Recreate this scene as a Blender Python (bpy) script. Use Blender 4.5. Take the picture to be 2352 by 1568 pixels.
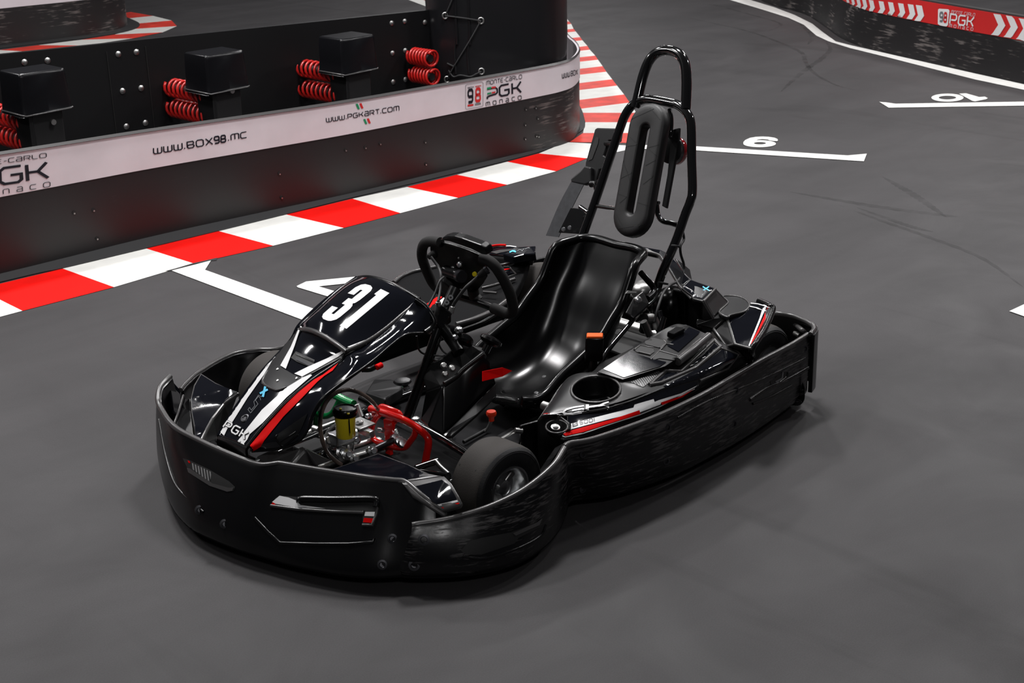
import bpy, bmesh, math, random
import numpy as np
from mathutils import Vector, Matrix
from mathutils.bvhtree import BVHTree
random.seed(4)
C = bpy.context.scene
for o in list(bpy.data.objects): bpy.data.objects.remove(o)
W_, H_ = 2352.0, 1568.0
# ---------------------------------------------------------------- camera
F_, PIT, PSI, ROLL = 3353.0, 0.355, 3.947, -0.027
CAM = Vector((3.574, 3.230, 1.912))
DIR = Vector((math.cos(PIT)*math.cos(PSI), math.cos(PIT)*math.sin(PSI), -math.sin(PIT)))
_R = Vector((math.sin(PSI), -math.cos(PSI), 0)); _U = _R.cross(DIR)
RR = _R*math.cos(ROLL)+_U*math.sin(ROLL); UU = -_R*math.sin(ROLL)+_U*math.cos(ROLL)
cd = bpy.data.cameras.new('camera'); cam = bpy.data.objects.new('camera', cd); C.collection.objects.link(cam)
M3 = Matrix((RR, UU, -DIR)).transposed()
cam.matrix_world = Matrix.Translation(CAM) @ M3.to_4x4()
cd.sensor_width = 36; cd.lens = F_/W_*36; cd.clip_start = .05; cd.clip_end = 200
cd.dof.use_dof = True; cd.dof.focus_distance = 4.7; cd.dof.aperture_fstop = 12.0
C.camera = cam
# ---------------------------------------------------------------- light
w = bpy.data.worlds.new('hall'); C.world = w; w.use_nodes = True
w.node_tree.nodes['Background'].inputs[0].default_value = (.030, .030, .034, 1)
w.node_tree.nodes['Background'].inputs[1].default_value = 1.0
C.view_settings.view_transform = 'Standard'; C.view_settings.look = 'None'
C.view_settings.gamma = 1; C.view_settings.exposure = 0.0
def area(name, loc, sx, sy, power, col=(1, .985, .985), target=None):
    l = bpy.data.lights.new(name, 'AREA'); l.shape = 'RECTANGLE'; l.size = sx; l.size_y = sy; l.energy = power; l.color = col
    o = bpy.data.objects.new(name, l); C.collection.objects.link(o); o.location = loc
    if target is not None:
        o.rotation_euler = (Vector(target)-Vector(loc)).to_track_quat('-Z', 'Y').to_euler()
    return o
LP = 0.45
for i, (x, y, sx, sy, e) in enumerate([
    (-0.91, -0.96, .9, .45, 420), (-0.2, -4.5, .8, .4, 320), (1.6, -2.3, .7, .4, 330), (-4.8, -4.4, .8, .4, 280),
    (-6.6, -8.6, .6, .4, 180), (-10.5, -10.5, .8, .4, 260), (-6.5, -1.0, .8, .4, 320), (1.8, -7.6, .8, .4, 200),
    (3.8, -4.4, .8, .4, 220), (-5.2, 2.2, .8, .4, 240), (-2.6, 0.6, .7, .4, 100), (-10.5, -4.0, 1.0, .5, 260), (4.6, 5.2, .8, .4, 220)]):
    area('ceiling_light', (x, y, 4.6), sx, sy, e*LP)
# ---------------------------------------------------------------- pixel -> place
def ray(px, py): return DIR + RR*((px-W_/2)/F_) - UU*((py-H_/2)/F_)
def Z(px, py, z): v = ray(px, py); return CAM + v*((z-CAM.z)/v.z)
def Y(px, py, y): v = ray(px, py); return CAM + v*((y-CAM.y)/v.y)
def X(px, py, x): v = ray(px, py); return CAM + v*((x-CAM.x)/v.x)
def PL(px, py, n, d): n = Vector(n); v = ray(px, py); return CAM + v*((d-n.dot(CAM))/n.dot(v))
def Zs(L, z=None): return [Z(a[0], a[1], a[2] if z is None else z) for a in L]
def zoomed(ox, oy, s, pts): return [(ox+p[0]/s, oy+p[1]/s)+tuple(p[2:]) for p in pts]
ZA = lambda pts: zoomed(340, 780, 2.352, pts)
ZB = lambda pts: zoomed(480, 600, 3.136, pts)
ZC = lambda pts: zoomed(1180, 640, 3.136, pts)
ZD = lambda pts: zoomed(1200, 80, 2.8, pts)
ZE = lambda pts: zoomed(900, 520, 2.904, pts)
ZF = lambda pts: zoomed(700, 860, 3.92, pts)
ZG = lambda pts: zoomed(340, 760, 4.126, pts)
ZH = lambda pts: zoomed(1560, 620, 4.612, pts)
ZI = lambda pts: zoomed(940, 520, 6.03, pts)
ZJ = lambda pts: zoomed(1340, 500, 5.226, pts)
ZK = lambda pts: zoomed(1600, 0, 3.128, pts)
ZL = lambda pts: zoomed(0, 320, 2.94, pts)
ZM = lambda pts: zoomed(660, 0, 3.095, pts)
ZN = lambda pts: zoomed(0, 0, 3.36, pts)
ZO = lambda pts: zoomed(1000, 990, 8.254, pts)
# ---------------------------------------------------------------- materials
def mat(name, col, rough=.5, metal=0, coat=0, spec=.5, emit=None, trans=0, alpha=1, bump=None, var=None, scratch=None, sheen=0):
    m = bpy.data.materials.new(name); m.use_nodes = True; nt = m.node_tree; N = nt.nodes; Lk = nt.links
    b = N['Principled BSDF']; b.inputs['Base Color'].default_value = (*col, 1); b.inputs['Roughness'].default_value = rough
    b.inputs['Metallic'].default_value = metal; b.inputs['Coat Weight'].default_value = coat; b.inputs['Coat Roughness'].default_value = .04
    b.inputs['Specular IOR Level'].default_value = spec; b.inputs['Transmission Weight'].default_value = trans; b.inputs['Alpha'].default_value = alpha
    tc = N.new('ShaderNodeTexCoord')
    geo = N.new('ShaderNodeNewGeometry')
    if emit: b.inputs['Emission Color'].default_value = (*emit, 1); b.inputs['Emission Strength'].default_value = 1
    if var:  # (scale, amount, stretch xyz)
        mp = N.new('ShaderNodeMapping'); mp.inputs['Scale'].default_value = var[2]; Lk.new(geo.outputs['Position'], mp.inputs['Vector'])
        n = N.new('ShaderNodeTexNoise'); n.inputs['Scale'].default_value = var[0]; n.inputs['Detail'].default_value = 6
        Lk.new(mp.outputs[0], n.inputs['Vector'])
        r = N.new('ShaderNodeMapRange'); r.inputs[1].default_value = .3; r.inputs[2].default_value = .7
        r.inputs[3].default_value = 1-var[1]; r.inputs[4].default_value = 1+var[1]; Lk.new(n.outputs[0], r.inputs[0])
        mx = N.new('ShaderNodeVectorMath'); mx.operation = 'SCALE'; mx.inputs[0].default_value = col; Lk.new(r.outputs[0], mx.inputs['Scale'])
        Lk.new(mx.outputs[0], b.inputs['Base Color'])
    if scratch:  # (scale, threshold, colour, stretch): scuffed streaks worn into the plastic
        mp = N.new('ShaderNodeMapping'); mp.inputs['Scale'].default_value = scratch[3]; Lk.new(geo.outputs['Position'], mp.inputs['Vector'])
        n = N.new('ShaderNodeTexNoise'); n.inputs['Scale'].default_value = scratch[0]; n.inputs['Detail'].default_value = 8; n.inputs['Roughness'].default_value = .65
        Lk.new(mp.outputs[0], n.inputs['Vector'])
        n2 = N.new('ShaderNodeTexNoise'); n2.inputs['Scale'].default_value = 5; n2.inputs['Detail'].default_value = 2; Lk.new(geo.outputs['Position'], n2.inputs['Vector'])
        ad = N.new('ShaderNodeMath'); ad.operation = 'MULTIPLY_ADD'; ad.inputs[1].default_value = .55; Lk.new(n2.outputs[0], ad.inputs[0]); Lk.new(n.outputs[0], ad.inputs[2])
        r = N.new('ShaderNodeMapRange'); r.inputs[1].default_value = scratch[1]; r.inputs[2].default_value = scratch[1]+.13; Lk.new(ad.outputs[0], r.inputs[0])
        mx = N.new('ShaderNodeMix'); mx.data_type = 'RGBA'; mx.inputs[6].default_value = (*col, 1); mx.inputs[7].default_value = (*scratch[2], 1)
        Lk.new(r.outputs[0], mx.inputs[0]); Lk.new(mx.outputs[2], b.inputs['Base Color'])
        r2 = N.new('ShaderNodeMapRange'); r2.inputs[3].default_value = rough; r2.inputs[4].default_value = min(.7, rough+.25); Lk.new(r.outputs[0], r2.inputs[0]); Lk.new(r2.outputs[0], b.inputs['Roughness'])
    if bump:  # (scale, strength)
        n = N.new('ShaderNodeTexNoise'); n.inputs['Scale'].default_value = bump[0]; n.inputs['Detail'].default_value = 4; Lk.new(geo.outputs['Position'], n.inputs['Vector'])
        bp = N.new('ShaderNodeBump'); bp.inputs['Strength'].default_value = bump[1]; bp.inputs['Distance'].default_value = .002
        Lk.new(n.outputs[0], bp.inputs['Height']); Lk.new(bp.outputs[0], b.inputs['Normal'])
    return m
BK = (.0042, .0042, .0045)
M = dict(
    shell=mat('black_shell_plastic', BK, .25, bump=(700, .04), spec=.34),
    scuff=mat('scuffed_black_plastic', (.0045, .0045, .005), .26, scratch=(48, .80, (.065, .061, .061), (.35, .35, 3.2)), bump=(60, .06), spec=.34),
    satin=mat('satin_black_plastic', (.012, .012, .0125), .34, bump=(700, .06), spec=.32), inner=mat('dull_black_plastic', (.005, .005, .0055), .8, spec=.08),
    trim=mat('worn_lit_plastic_edge', (.055, .053, .053), .27),  # worn edges, with the base lightened to paint in light catching them
    gloss=mat('gloss_black_sticker', (.004, .0045, .007), .07, coat=.6),
    seat=mat('satin_black_seat', (.003, .003, .0032), .23, spec=.32),
    paintblk=mat('gloss_black_paint', (.004, .004, .004), .12, coat=1),
    rubber=mat('tyre_rubber', (.034, .030, .0275), .78, bump=(400, .3), spec=.35),
    side=mat('tyre_sidewall', (.008, .008, .009), .55, bump=(200, .2)),
    foam=mat('grip_foam', (.010, .0095, .0095), .8, bump=(900, .3), spec=.35),
    chrome=mat('polished_metal', (.80, .81, .82), .28, 1),
    steel=mat('zinc_steel', (.45, .45, .44), .38, 1),
    darkmetal=mat('dark_metal', (.05, .05, .055), .35, .8),
    red=mat('red_paint', (.80, .008, .004), .22, coat=.6),
    redm=mat('red_vinyl', (.66, .001, .001), .5, spec=.06),
    redkerb=mat('red_kerb_paint', (.64, .004, .002), .6, spec=.12, var=(7, .10, (1, 1, 1))),
    redworn=mat('worn_red_kerb_paint', (.60, .035, .02), .5, var=(9, .25, (1, 1, 1))),
    green=mat('green_paint', (.005, .22, .055), .22, coat=.6),
    yellow=mat('yellow_brake_fluid', (1.0, .80, .03), .25, coat=.3),
    white=mat('white_sticker', (.80, .80, .80), .3, coat=.2),
    wkerb=mat('white_kerb_paint', (.63, .63, .60), .55, var=(11, .07, (1, 1, 1))),
    wline=mat('white_line_paint', (.67, .67, .645), .55, var=(14, .06, (1, 1, 1))),
    band=mat('white_banner', (.62, .575, .605), .65, spec=.25, var=(5, .05, (1, 1, 1))),
    bandred=mat('red_banner', (.62, .02, .02), .45),
    ink=mat('black_print', (.006, .006, .012), .4),
    inkg=mat('green_print', (.01, .25, .10), .4), inkr=mat('red_print', (.55, .02, .02), .4), inkgrey=mat('grey_print', (.16, .17, .18), .4), inkdark=mat('dark_grey_print', (.03, .032, .038), .4),
    wall=mat('black_barrier_board', (.011, .010, .0106), .42, scratch=(26, .98, (.05, .045, .045), (.5, .5, 8)), bump=(40, .1)),
    wallworn=mat('rubbed_barrier_board', (.011, .010, .0106), .42, scratch=(26, .84, (.11, .095, .09), (.22, .22, 2.4)), bump=(40, .1)),
    panel=mat('matt_black_panel', (.0035, .0035, .004), .5, spec=.3), skirt=mat('rubber_skirt', (.020, .020, .021), .55),
    spring=mat('red_spring_coil', (.42, .008, .006), .35, coat=.3), cover=mat('black_vinyl_cover', (.0035, .0035, .0045), .28, spec=.4, bump=(14, .5)),
    pad=mat('black_pvc_padding', (.006, .006, .007), .30, bump=(5, .5)), cord=mat('black_cord', (.015, .015, .016), .6),
    belt=mat('seat_belt_webbing', (.028, .029, .033), .6, var=(60, .25, (1, 1, 1))), orange=mat('orange_button', (.85, .11, .01), .6, spec=.2), redorange=mat('red_orange_knob', (.80, .045, .01), .35),
    cyan=mat('cyan_print', (.08, .50, .75), .4), clear=mat('translucent_hose', (.16, .12, .10), .2, coat=.5),
    lens=mat('red_lamp_lens', (.35, .005, .008), .1, coat=1), carbon=mat('ribbed_grey_print', (.10, .10, .105), .35),
    hole=mat('dark_recess', (.003, .003, .003), .6), floorpan=mat('floor_tray', (.010, .010, .011), .75, spec=.10, coat=0, var=(8, .3, (1, 1, 1))))
def wave_mat(name, c1, c2, scale, rot):
    m = mat(name, c1, .35); nt = m.node_tree; N = nt.nodes; Lk = nt.links; b = N['Principled BSDF']
    g = N.new('ShaderNodeNewGeometry'); mp = N.new('ShaderNodeMapping'); mp.inputs['Rotation'].default_value = rot; Lk.new(g.outputs['Position'], mp.inputs['Vector'])
    wv = N.new('ShaderNodeTexWave'); wv.inputs['Scale'].default_value = scale; Lk.new(mp.outputs[0], wv.inputs['Vector'])
    r = N.new('ShaderNodeMapRange'); r.inputs[1].default_value = .4; r.inputs[2].default_value = .6; Lk.new(wv.outputs[1], r.inputs[0])
    mx = N.new('ShaderNodeMix'); mx.data_type = 'RGBA'; mx.inputs[6].default_value = (*c1, 1); mx.inputs[7].default_value = (*c2, 1)
    Lk.new(r.outputs[0], mx.inputs[0]); Lk.new(mx.outputs[2], b.inputs['Base Color']); return m
M['ribs'] = wave_mat('ribbed_sticker', (.02, .02, .02), (.22, .22, .22), 45, (0, 0, .5))
# floor: smooth dark resin with broom-like mottling and rubber haze
def floor_mat():
    m = bpy.data.materials.new('dark_grey_resin_floor'); m.use_nodes = True; nt = m.node_tree; N = nt.nodes; Lk = nt.links; b = N['Principled BSDF']
    g = N.new('ShaderNodeNewGeometry')
    def noise(scale, detail, sc=(1, 1, 1), rot=0, dist=0, rough=.55):
        mp = N.new('ShaderNodeMapping'); mp.inputs['Scale'].default_value = sc; mp.inputs['Rotation'].default_value = (0, 0, rot); Lk.new(g.outputs['Position'], mp.inputs['Vector'])
        n = N.new('ShaderNodeTexNoise'); n.inputs['Scale'].default_value = scale; n.inputs['Detail'].default_value = detail; n.inputs['Distortion'].default_value = dist; n.inputs['Roughness'].default_value = rough
        Lk.new(mp.outputs[0], n.inputs['Vector']); return n.outputs[0]
    def rng(v, a, bb, c, d):
        r = N.new('ShaderNodeMapRange'); r.inputs[1].default_value = a; r.inputs[2].default_value = bb; r.inputs[3].default_value = c; r.inputs[4].default_value = d; Lk.new(v, r.inputs[0]); return r.outputs[0]
    def mul(a, bb):
        k = N.new('ShaderNodeMath'); k.operation = 'MULTIPLY'; Lk.new(a, k.inputs[0]); Lk.new(bb, k.inputs[1]); return k.outputs[0]
    big = rng(noise(.9, 3, (1, 1, 1), 0, 1.2), .3, .7, .86, 1.12)
    streak = rng(noise(1.3, 5, (.35, 2.2, 1), .5, .6), .3, .7, .87, 1.10)
    streak2 = rng(noise(1.1, 5, (2.4, .35, 1), -.35, 1.0), .62, .74, 1.0, .80)
    fine = rng(noise(260, 2), .3, .7, .88, 1.12)
    v = mul(mul(mul(big, streak), streak2), fine)
    s = N.new('ShaderNodeVectorMath'); s.operation = 'SCALE'; s.inputs[0].default_value = (.0440, .0420, .0435); Lk.new(v, s.inputs['Scale'])
    Lk.new(s.outputs[0], b.inputs['Base Color'])
    Lk.new(rng(noise(2.0, 4, (1, 1, 1), 0, 1), .3, .7, .50, .66), b.inputs['Roughness']); b.inputs['Specular IOR Level'].default_value = .22
    bp = N.new('ShaderNodeBump'); bp.inputs['Strength'].default_value = .10; bp.inputs['Distance'].default_value = .002; Lk.new(noise(160, 3), bp.inputs['Height']); Lk.new(bp.outputs[0], b.inputs['Normal'])
    return m
M['floor'] = floor_mat()
def mark_mat():
    m = bpy.data.materials.new('rubber_mark'); m.use_nodes = True; nt = m.node_tree; N = nt.nodes
    b = N['Principled BSDF']; b.inputs['Base Color'].default_value = (.022, .021, .021, 1); b.inputs['Roughness'].default_value = .6; b.inputs['Alpha'].default_value = .3
    g = N.new('ShaderNodeNewGeometry'); n = N.new('ShaderNodeTexNoise'); n.inputs['Scale'].default_value = 6; n.inputs['Detail'].default_value = 5; nt.links.new(g.outputs['Position'], n.inputs['Vector'])
    r = N.new('ShaderNodeMapRange'); r.inputs[1].default_value = .35; r.inputs[2].default_value = .7; r.inputs[3].default_value = 0; r.inputs[4].default_value = .5; nt.links.new(n.outputs[0], r.inputs[0]); nt.links.new(r.outputs[0], b.inputs['Alpha'])
    return m
M['mark'] = mark_mat()
# ---------------------------------------------------------------- object helpers
def props(o, label=None, cat=None, group=None, kind=None):
    if label: o['label'] = label
    if cat: o['category'] = cat
    if group: o['group'] = group
    if kind: o['kind'] = kind
    return o
def attach(o, parent):
    if parent is not None:
        o.parent = parent; o.matrix_parent_inverse = wm(parent).inverted()
def wm(o):
    m = o.matrix_basis.copy()
    if o.parent is not None: m = wm(o.parent) @ o.matrix_parent_inverse @ m
    return m
def thing(name, loc, label, cat, group=None):
    e = bpy.data.objects.new(name, None); e.empty_display_size = .1; C.collection.objects.link(e); e.location = loc
    return props(e, label, cat, group)
def link(name, bm, m, parent=None, smooth=True, label=None, angle=None, origin=None):
    me = bpy.data.meshes.new(name)
    vs = [v.co.copy() for v in bm.verts]
    if origin is None:
        lo = Vector((min(v[i] for v in vs) for i in range(3))); hi = Vector((max(v[i] for v in vs) for i in range(3)))
        origin = (lo+hi)/2; origin.z = lo.z
    bmesh.ops.translate(bm, verts=bm.verts, vec=-origin)
    bm.to_mesh(me); bm.free()
    mats = m if isinstance(m, (list, tuple)) else [m]
    for k in mats: me.materials.append(k)
    if smooth:
        me.polygons.foreach_set('use_smooth', [True]*len(me.polygons))
        if angle: me.set_sharp_from_angle(angle=math.radians(angle))
    o = bpy.data.objects.new(name, me); C.collection.objects.link(o); o.location = origin
    attach(o, parent)
    if label: o['label'] = label
    return o
def catmull(P, n, closed=False):
    P = [Vector(p) for p in P]; k = len(P)
    if k == 1: return [P[0]]*n
    if k == 2 and not closed: return [P[0].lerp(P[1], i/(n-1)) for i in range(n)]
    out = []
    segs = k if closed else k-1
    for i in range(n):
        t = i/n*segs if closed else i/(n-1)*segs
        s = min(int(t), segs-1); f = t-s
        def g(j): return P[j % k] if closed else (P[j] if 0 <= j < k else (P[0]*2-P[1] if j < 0 else P[-1]*2-P[-2]))
        a, b, c, d = g(s-1), g(s), g(s+1), g(s+2)
        out.append(.5*((2*b)+(c-a)*f+(2*a-5*b+4*c-d)*f*f+(3*b-a-3*c+d)*f**3))
    return out
def linear(P, n):
    P = [Vector(p) for p in P]; L = [0]
    for a, b in zip(P, P[1:]): L.append(L[-1]+(b-a).length)
    out = []
    for i in range(n):
        t = L[-1]*i/(n-1); j = 0
        while j < len(P)-2 and L[j+1] < t: j += 1
        f = (t-L[j])/max(1e-9, L[j+1]-L[j]); out.append(P[j].lerp(P[j+1], f))
    return out
def tube_bm(bm, pts, r, seg=12, closed=False, n=None, sm=True, r2=None):
    pts = [Vector(p) for p in pts]
    if n is None: n = max(2, len(pts)*6) if (sm and len(pts) > 2) else len(pts)
    P = catmull(pts, n, closed) if (sm and len(pts) > 2) else pts
    n = len(P); T = []
    for i in range(n):
        a = P[(i-1) % n] if closed else P[max(i-1, 0)]; b = P[(i+1) % n] if closed else P[min(i+1, n-1)]
        T.append((b-a).normalized())
    u = T[0].orthogonal().normalized(); rings = []
    for i in range(n):
        if i: u = (u - T[i]*u.dot(T[i])).normalized()
        v = T[i].cross(u); rr = r if r2 is None else r+(r2-r)*i/(n-1)
        rings.append([bm.verts.new(P[i]+(u*math.cos(2*math.pi*k/seg)+v*math.sin(2*math.pi*k/seg))*rr) for k in range(seg)])
    for i in range(n if closed else n-1):
        A, B = rings[i], rings[(i+1) % n]
        off = 0
        if closed and i == n-1:
            off = min(range(seg), key=lambda s: (A[0].co-B[s].co).length)
        for k in range(seg): bm.faces.new((A[k], A[(k+1) % seg], B[(k+1+off) % seg], B[(k+off) % seg]))
    if not closed: bm.faces.new(list(reversed(rings[0]))); bm.faces.new(rings[-1])
def tube(name, pts, r, m, parent=None, **k):
    lab = k.pop('label', None); bm = bmesh.new(); tube_bm(bm, pts, r, **k); return link(name, bm, m, parent, True, lab, 50)
def cyl_bm(bm, a, b, r, seg=20, r2=None, bev=0):
    a, b = Vector(a), Vector(b); d = (b-a).normalized(); L = (b-a).length
    prof = [(0, 0), (r-bev, 0), (r, bev), (r if r2 is None else r2, L-bev), ((r if r2 is None else r2)-bev, L), (0, L)] if bev else [(0, 0), (r, 0), (r if r2 is None else r2, L), (0, L)]
    lathe_bm(bm, a, d, prof, seg)
def lathe_bm(bm, o, axis, prof, seg=32):
    o = Vector(o); axis = Vector(axis).normalized(); u = axis.orthogonal().normalized(); v = axis.cross(u); rings = []
    for (r, h) in prof:
        if r < 1e-6: rings.append([bm.verts.new(o+axis*h)])
        else: rings.append([bm.verts.new(o+axis*h+(u*math.cos(2*math.pi*k/seg)+v*math.sin(2*math.pi*k/seg))*r) for k in range(seg)])
    for A, B in zip(rings, rings[1:]):
        if len(A) == 1 and len(B) == 1: continue
        for k in range(seg):
            q = [A[k % len(A)], A[(k+1) % len(A)], B[(k+1) % len(B)], B[k % len(B)]]
            q2 = []
            for x in q:
                if x not in q2: q2.append(x)
            if len(q2) > 2: bm.faces.new(q2)
def lathe(name, o, axis, prof, m, parent=None, seg=32, label=None):
    bm = bmesh.new(); lathe_bm(bm, o, axis, prof, seg); bmesh.ops.recalc_face_normals(bm, faces=bm.faces); return link(name, bm, m, parent, True, label, 40)
def cyl(name, a, b, r, m, parent=None, seg=20, bev=0, label=None, r2=None):
    bm = bmesh.new(); cyl_bm(bm, a, b, r, seg, r2, bev); bmesh.ops.recalc_face_normals(bm, faces=bm.faces); return link(name, bm, m, parent, True, label, 40)
def box_bm(bm, c, sx, sy, sz, ax=None):
    c = Vector(c); ax = ax or (Vector((1, 0, 0)), Vector((0, 1, 0)), Vector((0, 0, 1)))
    V = [bm.verts.new(c+ax[0]*(i*sx/2)+ax[1]*(j*sy/2)+ax[2]*(k*sz/2)) for i in (-1, 1) for j in (-1, 1) for k in (-1, 1)]
    for f in ((0, 1, 3, 2), (4, 6, 7, 5), (0, 4, 5, 1), (2, 3, 7, 6), (0, 2, 6, 4), (1, 5, 7, 3)): bm.faces.new([V[i] for i in f])
def bevel_mod(o, wd, seg=2, ang=35):
    b = o.modifiers.new('b', 'BEVEL'); b.width = wd; b.segments = seg; b.limit_method = 'ANGLE'; b.angle_limit = math.radians(ang); b.harden_normals = False
    return o
def box(name, c, sx, sy, sz, m, parent=None, ax=None, bev=.004, label=None):
    bm = bmesh.new(); box_bm(bm, c, sx, sy, sz, ax); o = link(name, bm, m, parent, True, label, 30)
    if bev: bevel_mod(o, bev)
    return o
BV = {}
def store_bvh(key, bm):
    bm.verts.index_update(); bm.verts.ensure_lookup_table(); BV[key] = BVHTree.FromPolygons([v.co.copy() for v in bm.verts], [[v.index for v in f.verts] for f in bm.faces])
def facing(bm):
    s = 0
    bm.normal_update()
    for f in bm.faces: s += f.normal.dot((CAM-f.calc_center_median()).normalized())*f.calc_area()
    if s < 0: bmesh.ops.reverse_faces(bm, faces=bm.faces)
def sheet(name, rows, m, parent=None, nu=40, nv=None, thick=.006, bev=.002, lin=False, bulge=0, cut=None, key=None, label=None, linu=False, face=True, seg=2, angle=40):
    R = [(linear(r, nu) if linu else catmull(r, nu)) for r in rows]; nv = nv or len(rows)*4
    bm = bmesh.new(); V = []
    for j in range(nu):
        colp = [r[j] for r in R]
        cc = linear(colp, nv) if lin else catmull(colp, nv)
        V.append([bm.verts.new(p) for p in cc])
    for j in range(nu-1):
        for i in range(nv-1): bm.faces.new((V[j][i], V[j+1][i], V[j+1][i+1], V[j][i+1]))
    if face: facing(bm)
    if bulge:
        bm.normal_update()
        for j in range(nu):
            for i in range(nv):
                V[j][i].co += V[j][i].normal*bulge*math.sin(math.pi*i/(nv-1))
    bm.verts.index_update(); store_bvh(key or name, bm)
    if cut:
        dead = [f for f in bm.faces if inpoly(project(f.calc_center_median()), cut)]
        bmesh.ops.delete(bm, geom=dead, context='FACES')
    o = link(name, bm, m, parent, True, label, angle)
    if thick:
        s = o.modifiers.new('s', 'SOLIDIFY'); s.thickness = thick; s.offset = -1
        if bev: bevel_mod(o, bev, seg, 50)
        else:
            es = o.modifiers.new('e', 'EDGE_SPLIT'); es.split_angle = math.radians(55)
    return o
def project(p):
    v = p-CAM; d = v.dot(DIR); return (W_/2+F_*v.dot(RR)/d, H_/2-F_*v.dot(UU)/d)
def inpoly(p, poly):
    x, y = p; c = False; n = len(poly)
    for i in range(n):
        x1, y1 = poly[i][:2]; x2, y2 = poly[i-1][:2]
        if (y1 > y) != (y2 > y) and x < (x2-x1)*(y-y1)/(y2-y1)+x1: c = not c
    return c
def facets(name, verts, faces, m, parent=None, thick=.006, bev=.003, key=None, label=None, seg=2, smooth=False):
    bm = bmesh.new(); V = [bm.verts.new(Vector(v)) for v in verts]
    for f in faces:
        bm.faces.new([V[i] for i in f])
    facing_all(bm); bm.verts.index_update()
    b2 = bm.copy(); b2.normal_update(); bmesh.ops.triangulate(b2, faces=b2.faces); store_bvh(key or name, b2); b2.free()
    o = link(name, bm, m, parent, True, label, 20)
    if thick:
        s = o.modifiers.new('s', 'SOLIDIFY'); s.thickness = thick; s.offset = -1
        if bev: bevel_mod(o, bev, seg, 12)
    return o
def facing_all(bm):
    bmesh.ops.recalc_face_normals(bm, faces=bm.faces); facing(bm)
def poly3(name, pts, m, parent=None, thick=.006, bev=.002, key=None, label=None, seg=2):
    bm = bmesh.new(); bm.faces.new([bm.verts.new(Vector(p)) for p in pts]); bm.normal_update(); bmesh.ops.triangulate(bm, faces=bm.faces); facing(bm); bm.verts.index_update(); store_bvh(key or name, bm)
    bmesh.ops.dissolve_limit(bm, angle_limit=.05, verts=bm.verts, edges=bm.edges)
    o = link(name, bm, m, parent, False, label)
    if thick:
        s = o.modifiers.new('s', 'SOLIDIFY'); s.thickness = thick; s.offset = -1
        if bev: bevel_mod(o, bev, seg, 30)
    return o
# decals: thin skins laid on a surface already in BV
def decal(name, keys, polys, m, parent, off=.0012, cell=14, label=None, mapper=None):
    if isinstance(keys, str): keys = [keys]
    bm = bmesh.new()
    for p in polys:
        try: bm.faces.new([bm.verts.new((q[0], q[1], 0)) for q in p])
        except Exception: pass
    bm.normal_update(); bmesh.ops.triangulate(bm, faces=bm.faces)
    for _ in range(5):
        es = [e for e in bm.edges if e.calc_length() > cell]
        if not es or len(bm.faces) > 9000: break
        bmesh.ops.subdivide_edges(bm, edges=es, cuts=1); bmesh.ops.triangulate(bm, faces=bm.faces)
    bad = []
    for v in bm.verts:
        if mapper: v.co = mapper(v.co.x, v.co.y); continue
        d = ray(v.co.x, v.co.y).normalized(); best = None
        for k in keys:
            h = BV[k].ray_cast(CAM, d)
            if h[0] is not None and (best is None or h[3] < best[3]): best = h
        if best is None:
            for k in keys:
                # nearest hit for points that fall just past the rim
                hh = None
                for dx, dy in ((3, 0), (-3, 0), (0, 3), (0, -3), (6, 0), (-6, 0), (0, 6), (0, -6)):
                    hh = BV[k].ray_cast(CAM, ray(v.co.x+dx, v.co.y+dy).normalized())
                    if hh[0] is not None: break
                if hh and hh[0] is not None: best = hh; break
        if best is None: bad.append(v); continue
        n = best[1]
        if n.dot(d) > 0: n = -n
        v.co = best[0]+n*off
    if bad: bmesh.ops.delete(bm, geom=bad, context='VERTS')
    if not bm.faces: bm.free(); return None
    facing(bm)
    return link(name, bm, m, parent, True, label)
# stroke lettering -------------------------------------------------
def ribbon(P, wd, closed=False):
    P = [Vector((p[0], p[1])) for p in P]; n = len(P); Lf, Rt = [], []
    for i in range(n):
        a = P[i-1] if (i > 0 or closed) else None; b = P[(i+1) % n] if (i < n-1 or closed) else None
        d1 = (P[i]-a).normalized() if a is not None else (b-P[i]).normalized(); d2 = (b-P[i]).normalized() if b is not None else d1
        n1 = Vector((-d1.y, d1.x)); n2 = Vector((-d2.y, d2.x)); k = (n1+n2)
        k = k/max(.35, k.length_squared/2*1.0) if k.length > 1e-6 else n1
        Lf.append(P[i]+k*wd/2); Rt.append(P[i]-k*wd/2)
    return [[Lf[i], Lf[(i+1) % n], Rt[(i+1) % n], Rt[i]] for i in range(n if closed else n-1)]
c_ = .18
def rr(x0, y0, x1, y1, c=c_): return [(x0+c, y0), (x1-c, y0), (x1, y0+c), (x1, y1-c), (x1-c, y1), (x0+c, y1), (x0, y1-c), (x0, y0+c)]
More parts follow.
